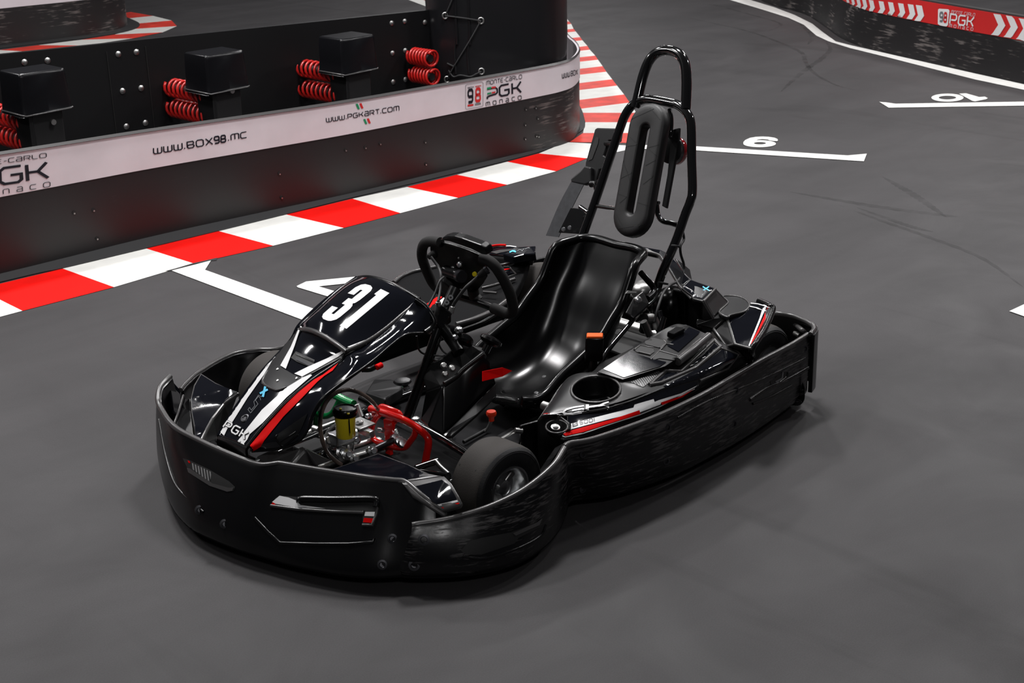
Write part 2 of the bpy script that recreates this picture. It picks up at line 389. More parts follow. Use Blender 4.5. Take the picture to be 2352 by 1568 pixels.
# glyph: (advance, [(points, closed)...]) in a box 1 high, y up
G = {
 'w': (1.25, [([(0, 1), (0, c_), (c_, 0), (.95, 0), (1.1, c_), (1.1, 1)], 0), ([(.55, 0), (.55, .9)], 0)]),
 '.': (.3, [([(.05, 0), (.05, .18)], 0)]), ' ': (.5, []), '-': (.6, [([(.05, .5), (.45, .5)], 0)]),
 'B': (1.1, [(rr(0, 0, .9, .5), 1), ([(0, .1), (0, 1), (.75, 1), (.85, .85), (.85, .65), (.75, .5)], 0)]),
 'O': (1.15, [(rr(0, 0, .95, 1), 1)]), 'o': (1.05, [(rr(0, 0, .85, 1), 1)]),
 'X': (1.05, [([(0, 0), (.9, 1)], 0), ([(0, 1), (.9, 0)], 0)]),
 '9': (1.0, [([(.8, .45), (.15, .45), (0, .6), (0, .85), (.15, 1), (.65, 1), (.8, .85), (.8, .15), (.65, 0), (.05, 0)], 0)]),
 '8': (1.0, [(rr(0, 0, .8, .5, .13), 1), (rr(.04, .5, .76, 1, .13), 1)]),
 'm': (1.25, [([(0, 0), (0, .85), (c_, 1), (.95, 1), (1.1, .85), (1.1, 0)], 0), ([(.55, 1), (.55, .05)], 0)]),
 'C': (1.0, [([(.85, 1), (c_, 1), (0, .82), (0, c_), (c_, 0), (.85, 0)], 0)]),
 'c': (.95, [([(.75, 1), (c_, 1), (0, .82), (0, c_), (c_, 0), (.75, 0)], 0)]),
 'P': (1.05, [([(0, 0), (0, 1), (.7, 1), (.85, .85), (.85, .55), (.7, .4), (.15, .4)], 0)]),
 'G': (1.1, [([(.9, 1), (c_, 1), (0, .82), (0, c_), (c_, 0), (.75, 0), (.9, .15), (.9, .5), (.45, .5)], 0)]),
 'K': (1.05, [([(0, 0), (0, 1)], 0), ([(0, .5), (.45, .5), (.85, 1)], 0), ([(.45, .5), (.85, 0)], 0)]),
 'a': (1.0, [([(.05, 1), (.65, 1), (.8, .85), (.8, 0), (.15, 0), (0, .12), (0, .38), (.15, .5), (.8, .5)], 0)]),
 'A': (1.0, [([(0, 0), (0, .85), (.15, 1), (.65, 1), (.8, .85), (.8, 0)], 0), ([(0, .45), (.8, .45)], 0)]),
 'R': (1.05, [([(0, 0), (0, 1), (.7, 1), (.85, .85), (.85, .6), (.7, .45), (.15, .45)], 0), ([(.5, .45), (.85, 0)], 0)]),
 'T': (.95, [([(0, 1), (.85, 1)], 0), ([(.42, 1), (.42, 0)], 0)]),
 'M': (1.25, [([(0, 0), (0, .85), (c_, 1), (.95, 1), (1.1, .85), (1.1, 0)], 0), ([(.55, 1), (.55, .05)], 0)]),
 'N': (1.05, [([(0, 0), (0, .85), (c_, 1), (.7, 1), (.85, .85), (.85, 0)], 0)]),
 'n': (1.05, [([(0, 0), (0, .85), (c_, 1), (.7, 1), (.85, .85), (.85, 0)], 0)]),
 'E': (1.0, [([(.8, 1), (c_, 1), (0, .82), (0, c_), (c_, 0), (.8, 0)], 0), ([(0, .5), (.7, .5)], 0)]),
 'L': (.95, [([(0, 1), (0, c_), (c_, 0), (.75, 0)], 0)]),
 'S': (1.05, [([(.85, 1), (.1, 1), (0, .85), (0, .6), (.1, .5), (.75, .5), (.85, .4), (.85, .12), (.75, 0), (0, 0)], 0)]),
 'D': (1.1, [([(0, 0), (0, 1), (.7, 1), (.9, .82), (.9, .18), (.7, 0), (0, 0)], 0)]), 'I': (.3, [([(.05, 0), (.05, 1)], 0)]),
 '3': (.9, [([(0, .78), (0, .88), (.1, 1), (.58, 1), (.7, .88), (.7, .62), (.58, .52), (.25, .52)], 0), ([(.5, .52), (.58, .5), (.7, .4), (.7, .12), (.58, 0), (.1, 0), (0, .12), (0, .25)], 0)]),
 '1': (.6, [([(.3, 1.0), (.3, 0)], 0), ([(.02, .86), (.3, .98)], 0)]),
 '6': (1.0, [(rr(0, 0, .85, .58, .2), 1), ([(0, .4), (0, .75), (.2, 1), (.85, 1)], 0)]),
 '0': (1.1, [(rr(0, 0, .95, 1, .3), 1)]),
}
def lettering(text, wd, gap=0, scale_x=1):
    x = 0; out = []
    for ch in text:
        adv, st = G[ch]
        for P, cl in st: out += ribbon([((x+p[0]*scale_x), p[1]) for p in P], wd, bool(cl))
        x += adv*scale_x+gap
    return out, x-gap-.15*scale_x
def quadmap(polys, width, q):  # q: px corners (bottom-left, bottom-right, top-right, top-left)
    q = [Vector(a) for a in q]
    def f(u, v): a = q[0].lerp(q[1], u); b = q[3].lerp(q[2], u); return a.lerp(b, v)
    return [[f(p[0]/width, p[1]) for p in P] for P in polys]
def text_px(text, wd, q, gap=0): P, L = lettering(text, wd, gap); return quadmap(P, L, q)
def disc_px(cx, cy, rx, ry, n=20, rot=0): return [(cx+rx*math.cos(t)*math.cos(rot)-ry*math.sin(t)*math.sin(rot), cy+rx*math.cos(t)*math.sin(rot)+ry*math.sin(t)*math.cos(rot)) for t in [2*math.pi*i/n for i in range(n)]]
# ================================================================ FLOOR
bm = bmesh.new(); box_bm(bm, (-4, -4, -.05), 60, 60, .1)
fl = link('floor', bm, M['floor'], None, False); props(fl, kind='structure')
def floor_poly(bm, P, z, mi=0):
    f = bm.faces.new([bm.verts.new((p.x, p.y, z)) for p in P]); f.material_index = mi
    f.normal_update()
    if f.normal.z < 0: f.normal_flip()
    return f
def fpx(name, polys, m, z=.0022, parent=None, **k):
    bm = bmesh.new()
    for p in polys: floor_poly(bm, [Z(a[0], a[1], 0) for a in p], z)
    bm.normal_update(); bmesh.ops.triangulate(bm, faces=bm.faces)
    bmesh.ops.remove_doubles(bm, verts=bm.verts, dist=.0005)
    o = link(name, bm, m, parent, False)
    return props(o, **k)
# kerb along the sprung barrier: boundaries between stripes, (barrier side, track side)
seg = zoomed(0, 320, 2.94, [(425, 875), (990, 740), (1480, 622), (1935, 510)]) + [(810, 457), (935, 430), (1050, 402), (1165, 372)]
sgb = zoomed(0, 320, 2.94, [(770, 1000), (1308, 840), (1845, 720), (2320, 600)]) + [(920, 490), (1052, 455), (1165, 425), (1277, 394)]
bnd = [(Z(*a, 0), Z(*b, 0)) for a, b in zip(seg, sgb)]
p0 = Z(152/2.94, 320+1160/2.94, 0); ext = [(p0+Vector((-.01, -.42, 0)), p0)]
for i in range(8): ext.append((ext[-1][0]+Vector((.41, 0, 0)), ext[-1][1]+Vector((.41, .003, 0))))
bnd = list(reversed(ext))+bnd+[(Z(1238, 353, 0), Z(1348, 364, 0)), (Z(1300, 327, 0), Z(1478, 337, 0))]
bm = bmesh.new(); k0 = len(ext)
for i in range(len(bnd)-1):
    a, b = bnd[i], bnd[i+1]; rd = (i - (k0-1)) % 2 == 0
    floor_poly(bm, [a[0], b[0], b[1], a[1]], .0020, 1 if rd else 0)
kb = link('painted_kerb', bm, [M['wkerb'], M['redkerb']], None, False)
props(kb, 'red and white striped kerb painted along the foot of the white-bannered sprung barrier', 'kerb marking')
# far leg of the kerb running away on the right of that barrier
RE = zoomed(1200, 20, 3.92, [(1095, 1213), (1112, 1122), (1082, 1025), (1025, 940), (965, 848), (915, 775), (852, 695), (808, 638), (755, 570), (722, 520), (680, 462), (655, 425), (607, 372), (585, 338), (540, 287), (520, 258), (480, 208), (460, 183), (440, 140), (420, 117), (392, 82)])
LE = zoomed(1200, 20, 3.92, [(425, 1203), (545, 1122), (567, 1025), (545, 940)])
wv = Z(1335, 250, 0)-Z(1446, 236, 0)
bm = bmesh.new(); prev = None
for i, a in enumerate(RE):
    r_ = Z(*a, 0); l_ = Z(*LE[i], 0) if i < len(LE) else r_+wv
    if prev: floor_poly(bm, [prev[0], l_, r_, prev[1]], .0026, 1 if i % 2 == 1 else 0)
    prev = (l_, r_)
d_ = (Z(*RE[-1], 0)-Z(*RE[-5], 0))/2
for i in range(16):
    nx = (prev[0]+d_/2, prev[1]+d_/2); floor_poly(bm, [prev[0], nx[0], nx[1], prev[1]], .0026, 1 if i % 2 == 0 else 0); prev = nx
kb2 = link('painted_kerb', bm, [M['wkerb'], M['redworn']], None, False)
props(kb2, 'faded red and white striped kerb running away from the rounded end of the sprung barrier', 'kerb marking')
# notch of bare floor in the kerb for the grid box
fpx('kerb_notch', [ZL([(1112, 893), (1160, 890), (1308, 846), (1425, 822), (1462, 820), (1468, 802), (1308, 838), (1180, 876)])], M['skirt'], .0030, kb)
# grid boxes
s4 = fpx('grid_slot_marking', [ZL([(1160, 890), (1425, 822), (1385, 885), (2110, 1145), (2352, 1232), (2352, 1340), (2035, 1220)])], M['wline'], .0034,
    label='white painted grid slot line with the number 4, behind the nose of the kart', cat='floor marking')
fpx('slot_number', [ZB([(632, 183), (700, 150), (1090, 112), (1130, 112), (1130, 152), (1050, 158), (790, 185)]),
                    ZB([(632, 183), (790, 185), (900, 218), (1000, 252), (990, 304), (870, 262), (640, 192)]), [(790, 672), (842, 638), (862, 640), (814, 712), (794, 706), (797, 690)]], M['wline'], .0034, s4)
s9 = fpx('grid_slot_marking', [[(1474, 334), (1600, 337.3), (1947, 358), (1991, 354), (1984, 371.5), (1600, 346.5), (1478, 343)]], M['wline'], .0034,
    label='white painted grid slot line with the number 9, right of the headrest', cat='floor marking')
P6 = [disc_px(1745, 330, 30, 9.4, 28)]
def ringpx(cx, cy, rx, ry, t, ty, n=32):
    o = disc_px(cx, cy, rx, ry, n); i = disc_px(cx, cy, rx-t, ry-ty, n); return [[o[k], o[(k+1) % n], i[(k+1) % n], i[k]] for k in range(n)]
ZQ = lambda pts: zoomed(1690, 300, 19.6, pts)
hole = disc_px(1085, 592, 270, 52, 32); outr = disc_px(1070, 610, 735, 160, 32)
fpx('slot_number', [ZQ([outr[k], outr[(k+1) % 32], hole[(k+1) % 32], hole[k]]) for k in range(32)], M['wline'], .0034, s9)
fpx('slot_number', [ZQ([(335, 550), (420, 450), (640, 350), (900, 305), (1200, 290), (1500, 305), (1750, 345), (1870, 400), (1900, 460), (1860, 495), (1700, 490), (1520, 465), (1440, 425), (1200, 408), (1000, 425), (900, 462), (760, 500), (600, 560), (350, 610)])], M['wline'], .0038, s9)
s10 = fpx('grid_slot_marking', [ZK([(1312, 735), (1360, 738), (1430, 748), (2600, 729), (2600, 756), (2352, 762), (1380, 777)])], M['wline'], .0034,
    label='white painted grid slot line with an upside-down number 10, near the right edge', cat='floor marking')
fpx('slot_number', ringpx(2176, 225.3, 37, 9.3, 17, 5.2) + [ZK([(1885, 676), (1935, 673), (2030, 700), (2070, 697), (2092, 708), (2080, 716), (2000, 732), (1980, 728)])], M['wline'], .0034, s10)
fpx('grid_slot_marking', [[(2318, 716), (2352, 700), (2440, 680), (2440, 745), (2352, 728)]], M['wline'], .0034,
    label='white painted marking cut off by the right edge, beside the kart', cat='floor marking')
fpx('boundary_line', [ZK([(a, b), (c, d), (e, f), (g, h)]) for (a, b), (c, d), (g, h), (e, f) in zip(
    *(lambda U, L: (U[:-1], U[1:], L[:-1], L[1:]))(
        [(250, -25), (380, 0), (560, 55), (700, 108), (830, 172), (905, 232), (1000, 300), (1100, 326), (1400, 394), (1700, 462), (2000, 530), (2352, 608), (3000, 752)],
        [(60, -25), (235, 0), (470, 70), (660, 130), (770, 180), (860, 258), (950, 300), (1100, 347), (1400, 421), (1700, 498), (2000, 573), (2352, 648), (3000, 800)]))],
    M['wline'], .0030, label='white painted boundary line curving along the foot of the red-bannered barrier', cat='floor marking')
fpx('far_floor_line', [[(905, -12), (980, 16), (985, 5), (940, -12)]], M['wkerb'], .003, label='piece of white line on the far floor left of the padded pillar', cat='floor marking')
fpx('far_floor_stripe', [[(942, -10), (985, 5), (990, -8)]], M['redworn'], .003, label='piece of red stripe on the far floor left of the padded pillar', cat='floor marking')
def markstrip(px, wd):
    P = catmull([Z(a[0], a[1], 0) for a in px], 60); bm = bmesh.new()
    n = len(P); L_ = []
    for i, p in enumerate(P):
        d = P[min(i+1, n-1)]-P[max(i-1, 0)]; d.normalize(); w_ = wd*.5*(math.sin(math.pi*(i+.01)/(n-1+.02))**.6)*(1+.2*math.sin(i*1.7)); L_.append((p+Vector((-d.y, d.x, 0))*w_, p-Vector((-d.y, d.x, 0))*w_))
    for a, b in zip(L_, L_[1:]): floor_poly(bm, [a[0], b[0], b[1], a[1]], .0014)
    bmesh.ops.remove_doubles(bm, verts=bm.verts, dist=.0005); o = link('tyre_mark', bm, M['mark'], fl, False)
for px, wd in [(ZK([(-100, 120), (270, 200), (420, 240), (560, 290), (700, 350), (765, 390), (785, 450), (850, 530), (1000, 610), (1150, 650)]), .035),
               (ZK([(930, 300), (960, 355), (900, 420), (800, 490), (700, 570), (600, 665)]), .045),
               (ZK([(740, 170), (830, 260), (800, 320)]), .04), (ZK([(0, 25), (150, 40), (330, 90), (600, 170), (510, 225)]), .035),
               ([(1967, 476), (2086, 518), (2145, 533)], .035), ([(1812, 440), (2026, 476), (2264, 506)], .05), ([(2026, 405), (2100, 448), (2175, 500)], .045), ([(1925, 470), (2020, 505), (2120, 540), (2250, 590), (2352, 660)], .03)]:
    markstrip(px, wd)
# ================================================================ SPRUNG BARRIER
def wallpath(P, n):
    return catmull([Vector((p[0], p[1], 0)) for p in P], n)
def height(p, a, b): t = min(1, max(0, (p.x+2.4)/3.3)); return b+(a-b)*t*t
PB = [(4.2, -2.80), (2.4, -2.785), (.93, -2.763), (.18, -2.765), (-.43, -2.722), (-.95, -2.680), (-1.45, -2.668), (-1.86, -2.655), (-2.3, -2.640), (-2.52, -2.645), (-2.68, -2.70), (-2.88, -2.84), (-3.02, -2.975), (-3.15, -3.13), (-3.31, -3.34), (-4.0, -4.17), (-5.0, -5.38), (-6.2, -6.8)]
Pth = wallpath(PB, 150)
def upz(P, f): return [Vector((p.x, p.y, f(p))) for p in P]
T1 = lambda p: height(p, .547, .489); T0 = lambda p: height(p, .352, .318)
barrier = thing('sprung_barrier', (-.4, -2.75, 0), 'long low black track barrier with white lettered banner and rounded end, behind the kart', 'barrier')
def wallsheet(name, P, zf0, zf1, m, parent, off=0, thick=.012, key=None, nz=6):
    Q = []
    for i, p in enumerate(P):
        t = (P[min(i+1, len(P)-1)]-P[max(i-1, 0)]).normalized(); nrm = Vector((-t.y, t.x, 0)); nrm = -nrm if nrm.dot(CAM-p) < 0 and False else nrm
        Q.append(p+nrm*off)
    return sheet(name, [upz(Q, zf1), upz(Q, zf0)], m, parent, nu=len(P), nv=nz, thick=thick, bev=0, lin=True, linu=False, key=key, angle=60)
# outward side of this path is +Y; path runs towards -X so left normal points to -Y
lbd = wallsheet('lower_board', Pth, lambda p: 0, lambda p: T0(p)+.004, [M['wall'], M['wallworn']], barrier, key='lb')
for pg in lbd.data.polygons:
    if lbd.location.x+pg.center.x < -2.25: pg.material_index = 1
wallsheet('banner', Pth, T0, lambda p: T1(p)-.006, M['band'], barrier, off=-.004, thick=.016, key='banner')
Ptop = [p for p in Pth]
sheet('top_rail', [[Vector((p.x, p.y+.010, T1(p)-.010)) for p in Ptop], [Vector((p.x, p.y+.008, T1(p)+.001)) for p in Ptop], [Vector((p.x-.012, p.y-.014, T1(p)+.001)) for p in Ptop], [Vector((p.x-.014, p.y-.016, T1(p)-.03)) for p in Ptop]], M['trim'], barrier, nu=len(Ptop), nv=4, thick=.003, bev=0, lin=True, face=False)
fo = [Z(a[0], a[1], 0) for a in zoomed(0, 320, 2.94, [(0, 970), (425, 875), (990, 740), (1480, 622), (1935, 510), (2352, 405)])] + [Z(a[0], a[1], 0) for a in [(935, 426), (1048, 399), (1235, 352), (1300, 322), (1338, 300), (1344, 284), (1338, 264), (1325, 243)]]
fo = [fo[0]+Vector((3.2, -.03, 0)), fo[0]+Vector((1.6, -.02, 0))]+fo+[fo[-1]+Vector((-.64, -.77, 0))*k for k in (1, 3)]
sheet('floor_skirt', [upz(fo, lambda p: .006), [Vector((p.x, p.y, .016)) for p in catmull([Vector((q[0], q[1]-.02, 0)) for q in PB], 60)]], M['skirt'], barrier, nu=110, nv=3, thick=.004, bev=0, lin=True)
# lettering on the banner; (distance along, height) laid straight onto the board
def banner_text(text, wd, q, m, nm='lettering', gap=.12, keys='banner', par=None, off=.002, cell=9):
    return decal(nm, keys, text_px(text, wd, q, gap), m, par or barrier, off=off, cell=cell)
banner_text('www.BOX', .17, ZN([(1185, 1188), (1640, 1112), (1636, 1062), (1183, 1142)]), M['ink'])
banner_text('98', .24, ZN([(1655, 1107), (1742, 1093), (1740, 1042), (1652, 1056)]), M['ink'])
banner_text('.mC', .17, ZN([(1760, 1085), (1902, 1060), (1900, 1016), (1758, 1042)]), M['ink'])
banner_text('www.PGKaRT.COm', .17, ZM([(277, 868), (793, 784), (792, 752), (275, 838)]), M['ink'])
decal('lettering', 'banner', [ZM([(484, 739), (499, 736), (514, 773), (500, 777)]), ZM([(538, 847), (552, 844), (567, 879), (553, 882)])], M['inkg'], barrier, off=.002)
decal('lettering', 'banner', [ZM([(510, 735), (525, 732), (540, 768), (526, 772)]), ZM([(563, 843), (578, 840), (592, 874), (578, 878)])], M['inkr'], barrier, off=.002)
banner_text('mONTE-CaRLO', .16, ZM([(1414, 604), (1666, 557), (1666, 530), (1414, 577)]), M['inkdark'])
banner_text('GK', .17, ZM([(1508, 684), (1664, 655), (1662, 578), (1506, 610)]), M['ink'])
decal('lettering', 'banner', sum([ribbon(ZM(p), wd/3.095) for p, wd in (([(1420, 704), (1420, 690), (1440, 680), (1480, 668), (1492, 655), (1490, 632), (1478, 622), (1420, 634)], 11),)], []), M['ink'], barrier, off=.002)
decal('lettering', 'banner', [ZM([(1416, 622), (1446, 616), (1446, 630), (1416, 636)]), ZM([(1418, 660), (1448, 654), (1448, 664), (1418, 672)])], M['inkg'], barrier, off=.0035)
decal('lettering', 'banner', [ZM([(1450, 616), (1478, 612), (1478, 624), (1450, 629)]), ZM([(1450, 654), (1478, 648), (1474, 660), (1450, 664)])], M['inkr'], barrier, off=.0035)
banner_text('mONaCO', .19, ZM([(1412, 755), (1664, 705), (1662, 678), (1410, 728)]), M['inkdark'], gap=.8)
decal('badge', 'banner', ribbon(ZM([(1274, 600), (1382, 582), (1391, 590), (1390, 748), (1382, 756), (1274, 776), (1266, 770), (1266, 608)]), .9, True), M['inkgrey'], barrier, off=.002)
banner_text('9', .24, ZM([(1284, 728), (1318, 722), (1318, 636), (1284, 642)]), M['ink'])
banner_text('8', .24, ZM([(1338, 719), (1372, 713), (1372, 627), (1338, 633)]), M['inkr'])
banner_text('BOX', .22, ZM([(1282, 628), (1324, 621), (1324, 613), (1282, 620)]), M['ink'])
decal('badge', 'banner', [ZM([(1334, 612), (1376, 605), (1376, 610), (1334, 617)]), ZM([(1280, 745), (1322, 738), (1322, 750), (1280, 757)])], M['inkr'], barrier, off=.002)
decal('badge', 'banner', [ZM([(1332, 736), (1374, 729), (1374, 741), (1332, 748)])], M['inkgrey'], barrier, off=.002)
banner_text('www.BOX', .17, ZM([(1952, 556), (2062, 528), (2062, 494), (1950, 524)]), M['ink'])
banner_text('TE-CaRLO', .13, ZN([(-90, 1275), (360, 1212), (358, 1180), (-92, 1243)]), M['inkdark'])
banner_text('GK', .15, ZN([(0, 1424), (380, 1370), (366, 1250), (-4, 1300)]), M['ink'], gap=.05)
banner_text('NaCO', .13, ZN([(25, 1496), (388, 1438), (388, 1402), (22, 1462)]), M['inkdark'], gap=.9)
for a in [(170, 488), (72+143, 482), (642, 398), (647, 453), (223, 547)] + [tuple(b) for b in ZM([(415, 1065), (555, 1048), (660, 1020), (980, 1008), (984, 1165), (1695, 775), (1765, 765), (1690, 885), (1780, 840), (1690, 985), (1770, 965), (1785, 968)])]:
    d = ray(*a[:2]).normalized(); h = None
    for k in ('lb',):
        h = BV[k].ray_cast(CAM, d)
        if h[0] is not None: break
    if h and h[0] is not None:
        cyl('bolt_hole', h[0]-Vector((0, .002, 0)), h[0]+Vector((0, .003, 0)), .010, M['hole'], barrier, seg=12)
        cyl('bolt_head', h[0]+Vector((0, .003, -.004)), h[0]+Vector((0, .005, -.004)), .004, M['steel'], barrier, seg=8)
# guard rail panel behind the springs
gp = thing('guard_panel', (-1.5, -3.4, 0), 'tall plain black panel with rows of silver bolts behind the sprung barrier', 'panel')
GA, GB = Vector((-4.2, -3.22, 0)), Vector((4.2, -3.76, 0))
a0 = PL(0, 125, (.0, 1, 0), -3.47); a1 = PL(977, 24, (0, 1, 0), -3.27)
dxy = (a0-a1); GAx = a1+dxy*(-.03); GBx = a1+dxy*2.2
bm = bmesh.new()
t_ = Vector((dxy.x, dxy.y, 0)).normalized(); n_ = Vector((-t_.y, t_.x, 0)); n_ = n_ if n_.y > 0 else -n_
Vv = []
for P_, zt in ((GAx, GAx.z), (GBx, GBx.z)):
    for o_ in (0, -.03):
        Vv.append([bm.verts.new((P_.x+n_.x*o_, P_.y+n_.y*o_, 0)), bm.verts.new((P_.x+n_.x*o_, P_.y+n_.y*o_, zt))])
(A0, A1), (B0, B1), (C0, C1), (D0, D1) = Vv
for f in ((A0, C0, C1, A1), (B0, B1, D1, D0), (A1, C1, D1, B1), (A0, A1, B1, B0), (C0, D0, D1, C1)): bm.faces.new(f)
bmesh.ops.recalc_face_normals(bm, faces=bm.faces); link('board', bm, M['panel'], gp, False)
for a in ZN([(188, 480), (366, 467), (912, 418), (1052, 402), (945, 702), (1088, 680), (975, 976), (1122, 948)]) + ZM([(742, 165), (835, 152), (748, 378), (838, 360), (753, 583), (840, 565), (978, 160)]):
    p = PL(a[0], a[1], n_, n_.dot(Vector((a1.x, a1.y, 0))))
    lathe('bolt_head', p-n_*.001, n_, [(.016, 0), (.015, .004), (.008, .009), (0, .010)], M['steel'], gp, 14)
# seams of the panel
for a in ZN([(845, 600), (1118, 340)]):
    p = PL(a[0], a[1], n_, n_.dot(Vector((a1.x, a1.y, 0)))); box('seam', (p.x+n_.x*.001, p.y+n_.y*.001, .4), .004, .004, .78, M['hole'], gp, bev=0)
# impact absorbers: hooded post with two horizontal coil springs
def coil(bm, a, b, r, turns, wire):
    a, b = Vector(a), Vector(b); d = (b-a); ax = d.normalized(); u = ax.orthogonal().normalized(); v = ax.cross(u); n = turns*14
    tube_bm(bm, [a+d*(i/n)+(u*math.cos(2*math.pi*i/14)+v*math.sin(2*math.pi*i/14))*r for i in range(n+1)], wire, seg=7, sm=False)
def absorber(x, y, zt, label, tilt=0, zs=(.60, .445)):
    t = thing('impact_absorber', (x, y, 0), label, 'impact absorber', 'sprung posts between barrier and guard panel')
    yb = -3.30+.06*(x+2.4)*-1
    box('post', (x, y+.03, zt/2-.08), .15, .07, zt-.12, M['satin'], t, bev=.006)
    box('side_plate', (x+.085, y+.0, zt/2-.08), .02, .14, zt-.14, M['panel'], t, bev=.003)
    for s in (-1, 1): cyl('bolt_head', (x-.02, y+.065, .50+s*.11-.02), (x-.02, y+.078, .50+s*.11-.02), .013, M['steel'], t, seg=10)
    # hood: soft vinyl box that flares to its lower lip
    bm = bmesh.new(); prof = [(-.17, .255, .135), (-.165, .245, .13), (-.10, .235, .125), (0, .225, .125), (.012, .215, .115)]; R = []
    for dz, wx, wy in prof:
        P = [(-wx/2, -wy), (-wx/2+.0, wy*.55), (-wx/2+.02, wy*.62), (0, wy*.64), (wx/2-.02, wy*.62), (wx/2, wy*.55), (wx/2, -wy)]
        R.append([bm.verts.new((x+p[0]*1.0, y+p[1], zt+dz+(.012 if p[0] > .05 else 0)*(-1 if dz < 0 else 0)+tilt*p[0])) for p in P])
    for A, B in zip(R, R[1:]):
        for k in range(len(A)): bm.faces.new((A[k], A[(k+1) % len(A)], B[(k+1) % len(A)], B[k]))
    bm.faces.new(R[-1]); bmesh.ops.recalc_face_normals(bm, faces=bm.faces); o = link('hood', bm, M['cover'], t, True, None, 50); bevel_mod(o, .006, 2, 30)
    bm = bmesh.new(); tube_bm(bm, [(x-.127, y-.12, zt-.17), (x-.127, y+.07, zt-.17), (x-.11, y+.083, zt-.17), (x+.11, y+.083, zt-.17-.006), (x+.127, y+.07, zt-.17), (x+.127, y-.12, zt-.17)], .004, seg=6, sm=False); link('hood_lip', bm, M['trim'], t)
    for zz in zs:
        bm = bmesh.new(); coil(bm, (x+.05, yb+.02, zz), (x+.05, y-.01, zz-.0), .044, 9, .0078); link('coil_spring', bm, M['spring'], t)
        cyl('spring_guide', (x+.05, yb, zz), (x+.05, y, zz), .022, M['hole'], t, seg=12)
for (px1, py1, pyt, yy), lab in zip(((104, 338, 158, -3.03), (513, 278, 118, -3.02), (812, 232, 82, -2.98)), (
    'hooded black post with two red coil springs, leftmost one above the banner', 'hooded black post with two red springs, middle of the row above the banner', 'hooded black post with two red springs, the one nearest the padded pillar')):
    xx = Y(px1, py1, yy).x; absorber(xx, yy, Y(px1-6, pyt, yy-.05).z, lab, zs=(Y(px1-40, py1-70, yy-.15).z, Y(px1-40, py1-22, yy-.15).z))
q1, q2 = Y(968, 131, -3.16), Y(972, 173, -3.16)
t = thing('impact_absorber', (q1.x, -3.0, 0), 'pair of red coil springs half hidden behind the padded pillar', 'impact absorber', 'sprung posts between barrier and guard panel')
for q in (q1, q2):
    bm = bmesh.new(); coil(bm, (q.x, -3.24, q.z), (q.x, -3.06, q.z), .044, 7, .0078); link('coil_spring', bm, M['spring'], t)
    cyl('spring_guide', (q.x, -3.24, q.z), (q.x, -3.08, q.z), .022, M['hole'], t, seg=12)
# ================================================================ PADDED PILLAR
pil = thing('padded_pillar', (-2.55, -3.22, 0), 'thick pillar wrapped in laced black padding, rising out of the rounded barrier end', 'pillar')
pc = Vector((-2.50, -3.15, 0)); toc = Vector((CAM.x-pc.x, CAM.y-pc.y, 0)).normalized(); rgt = Vector((-toc.y, toc.x, 0)); rgt = rgt if rgt.dot(RR) > 0 else -rgt
bm = bmesh.new(); rings = []; NZ = 26
for i in range(NZ):
    z = 5.2*i/(NZ-1); ring = []
    for k in range(48):
        a = 2*math.pi*k/48; ex = 3.0; cc, ss = math.cos(a), math.sin(a)
        rad = .415/((abs(cc)**ex+abs(ss)**ex)**(1/ex)); rad *= 1+.012*math.sin(z*9+k*.8)
        ring.append(bm.verts.new(pc+rgt*(rad*cc)+toc*(rad*ss*.95)+Vector((0, 0, z))))
    rings.append(ring)
for A, B in zip(rings, rings[1:]):
    for k in range(48): bm.faces.new((A[k], A[(k+1) % 48], B[(k+1) % 48], B[k]))
store_bvh('pillar', bm); link('padding', bm, M['pad'], pil, True, None, 60)
def onp(px, py, off=.004):
    d = ray(px, py).normalized(); h = BV['pillar'].ray_cast(CAM, d); return h[0]-d*off if h[0] is not None else None
lace = [tuple(a) for a in ZM([(1122, 112), (1376, 148), (1380, 508), (1136, 565)])]
for a in lace:
    p = onp(*a); bm = bmesh.new(); n = (CAM-p); n.z = 0; n.normalize(); e1 = Vector((-n.y, n.x, 0)); e2 = Vector((0, 0, 1))
    tube_bm(bm, [p+(e1*math.cos(q)*.85+e2*math.sin(q))*.017 for q in [2*math.pi*i/16 for i in range(16)]], .0055, seg=8, closed=True, sm=False); link('eyelet', bm, M['steel'], pil)
for L_ in ([(1122, 112), (1250, 128), (1376, 148)], [(1376, 148), (1290, 300), (1180, 480), (1136, 565)], [(1122, 112), (1170, 0), (1185, -60)], [(1136, 450), (1180, 470), (1190, 460)], [(1145, 500), (1180, 545), (1230, 535), (1300, 545), (1340, 528), (1380, 508)]):
    P = [onp(*a, off=.012) for a in ZM(L_)]; P = [p for p in P if p is not None]
    if len(P) > 1: tube('lacing_cord', P, .0045, M['cord'], pil, seg=6)
for px_ in (1045, 1075):
    P = [onp(px_+dx, yy, off=.002) for yy, dx in ((-10, 0), (60, 3), (120, -1), (170, 2))]; P = [p for p in P if p is not None]
    if len(P) > 1: tube('fold', [P[0]+Vector((0, 0, 3))]+P, .007, M['pad'], pil, seg=6)
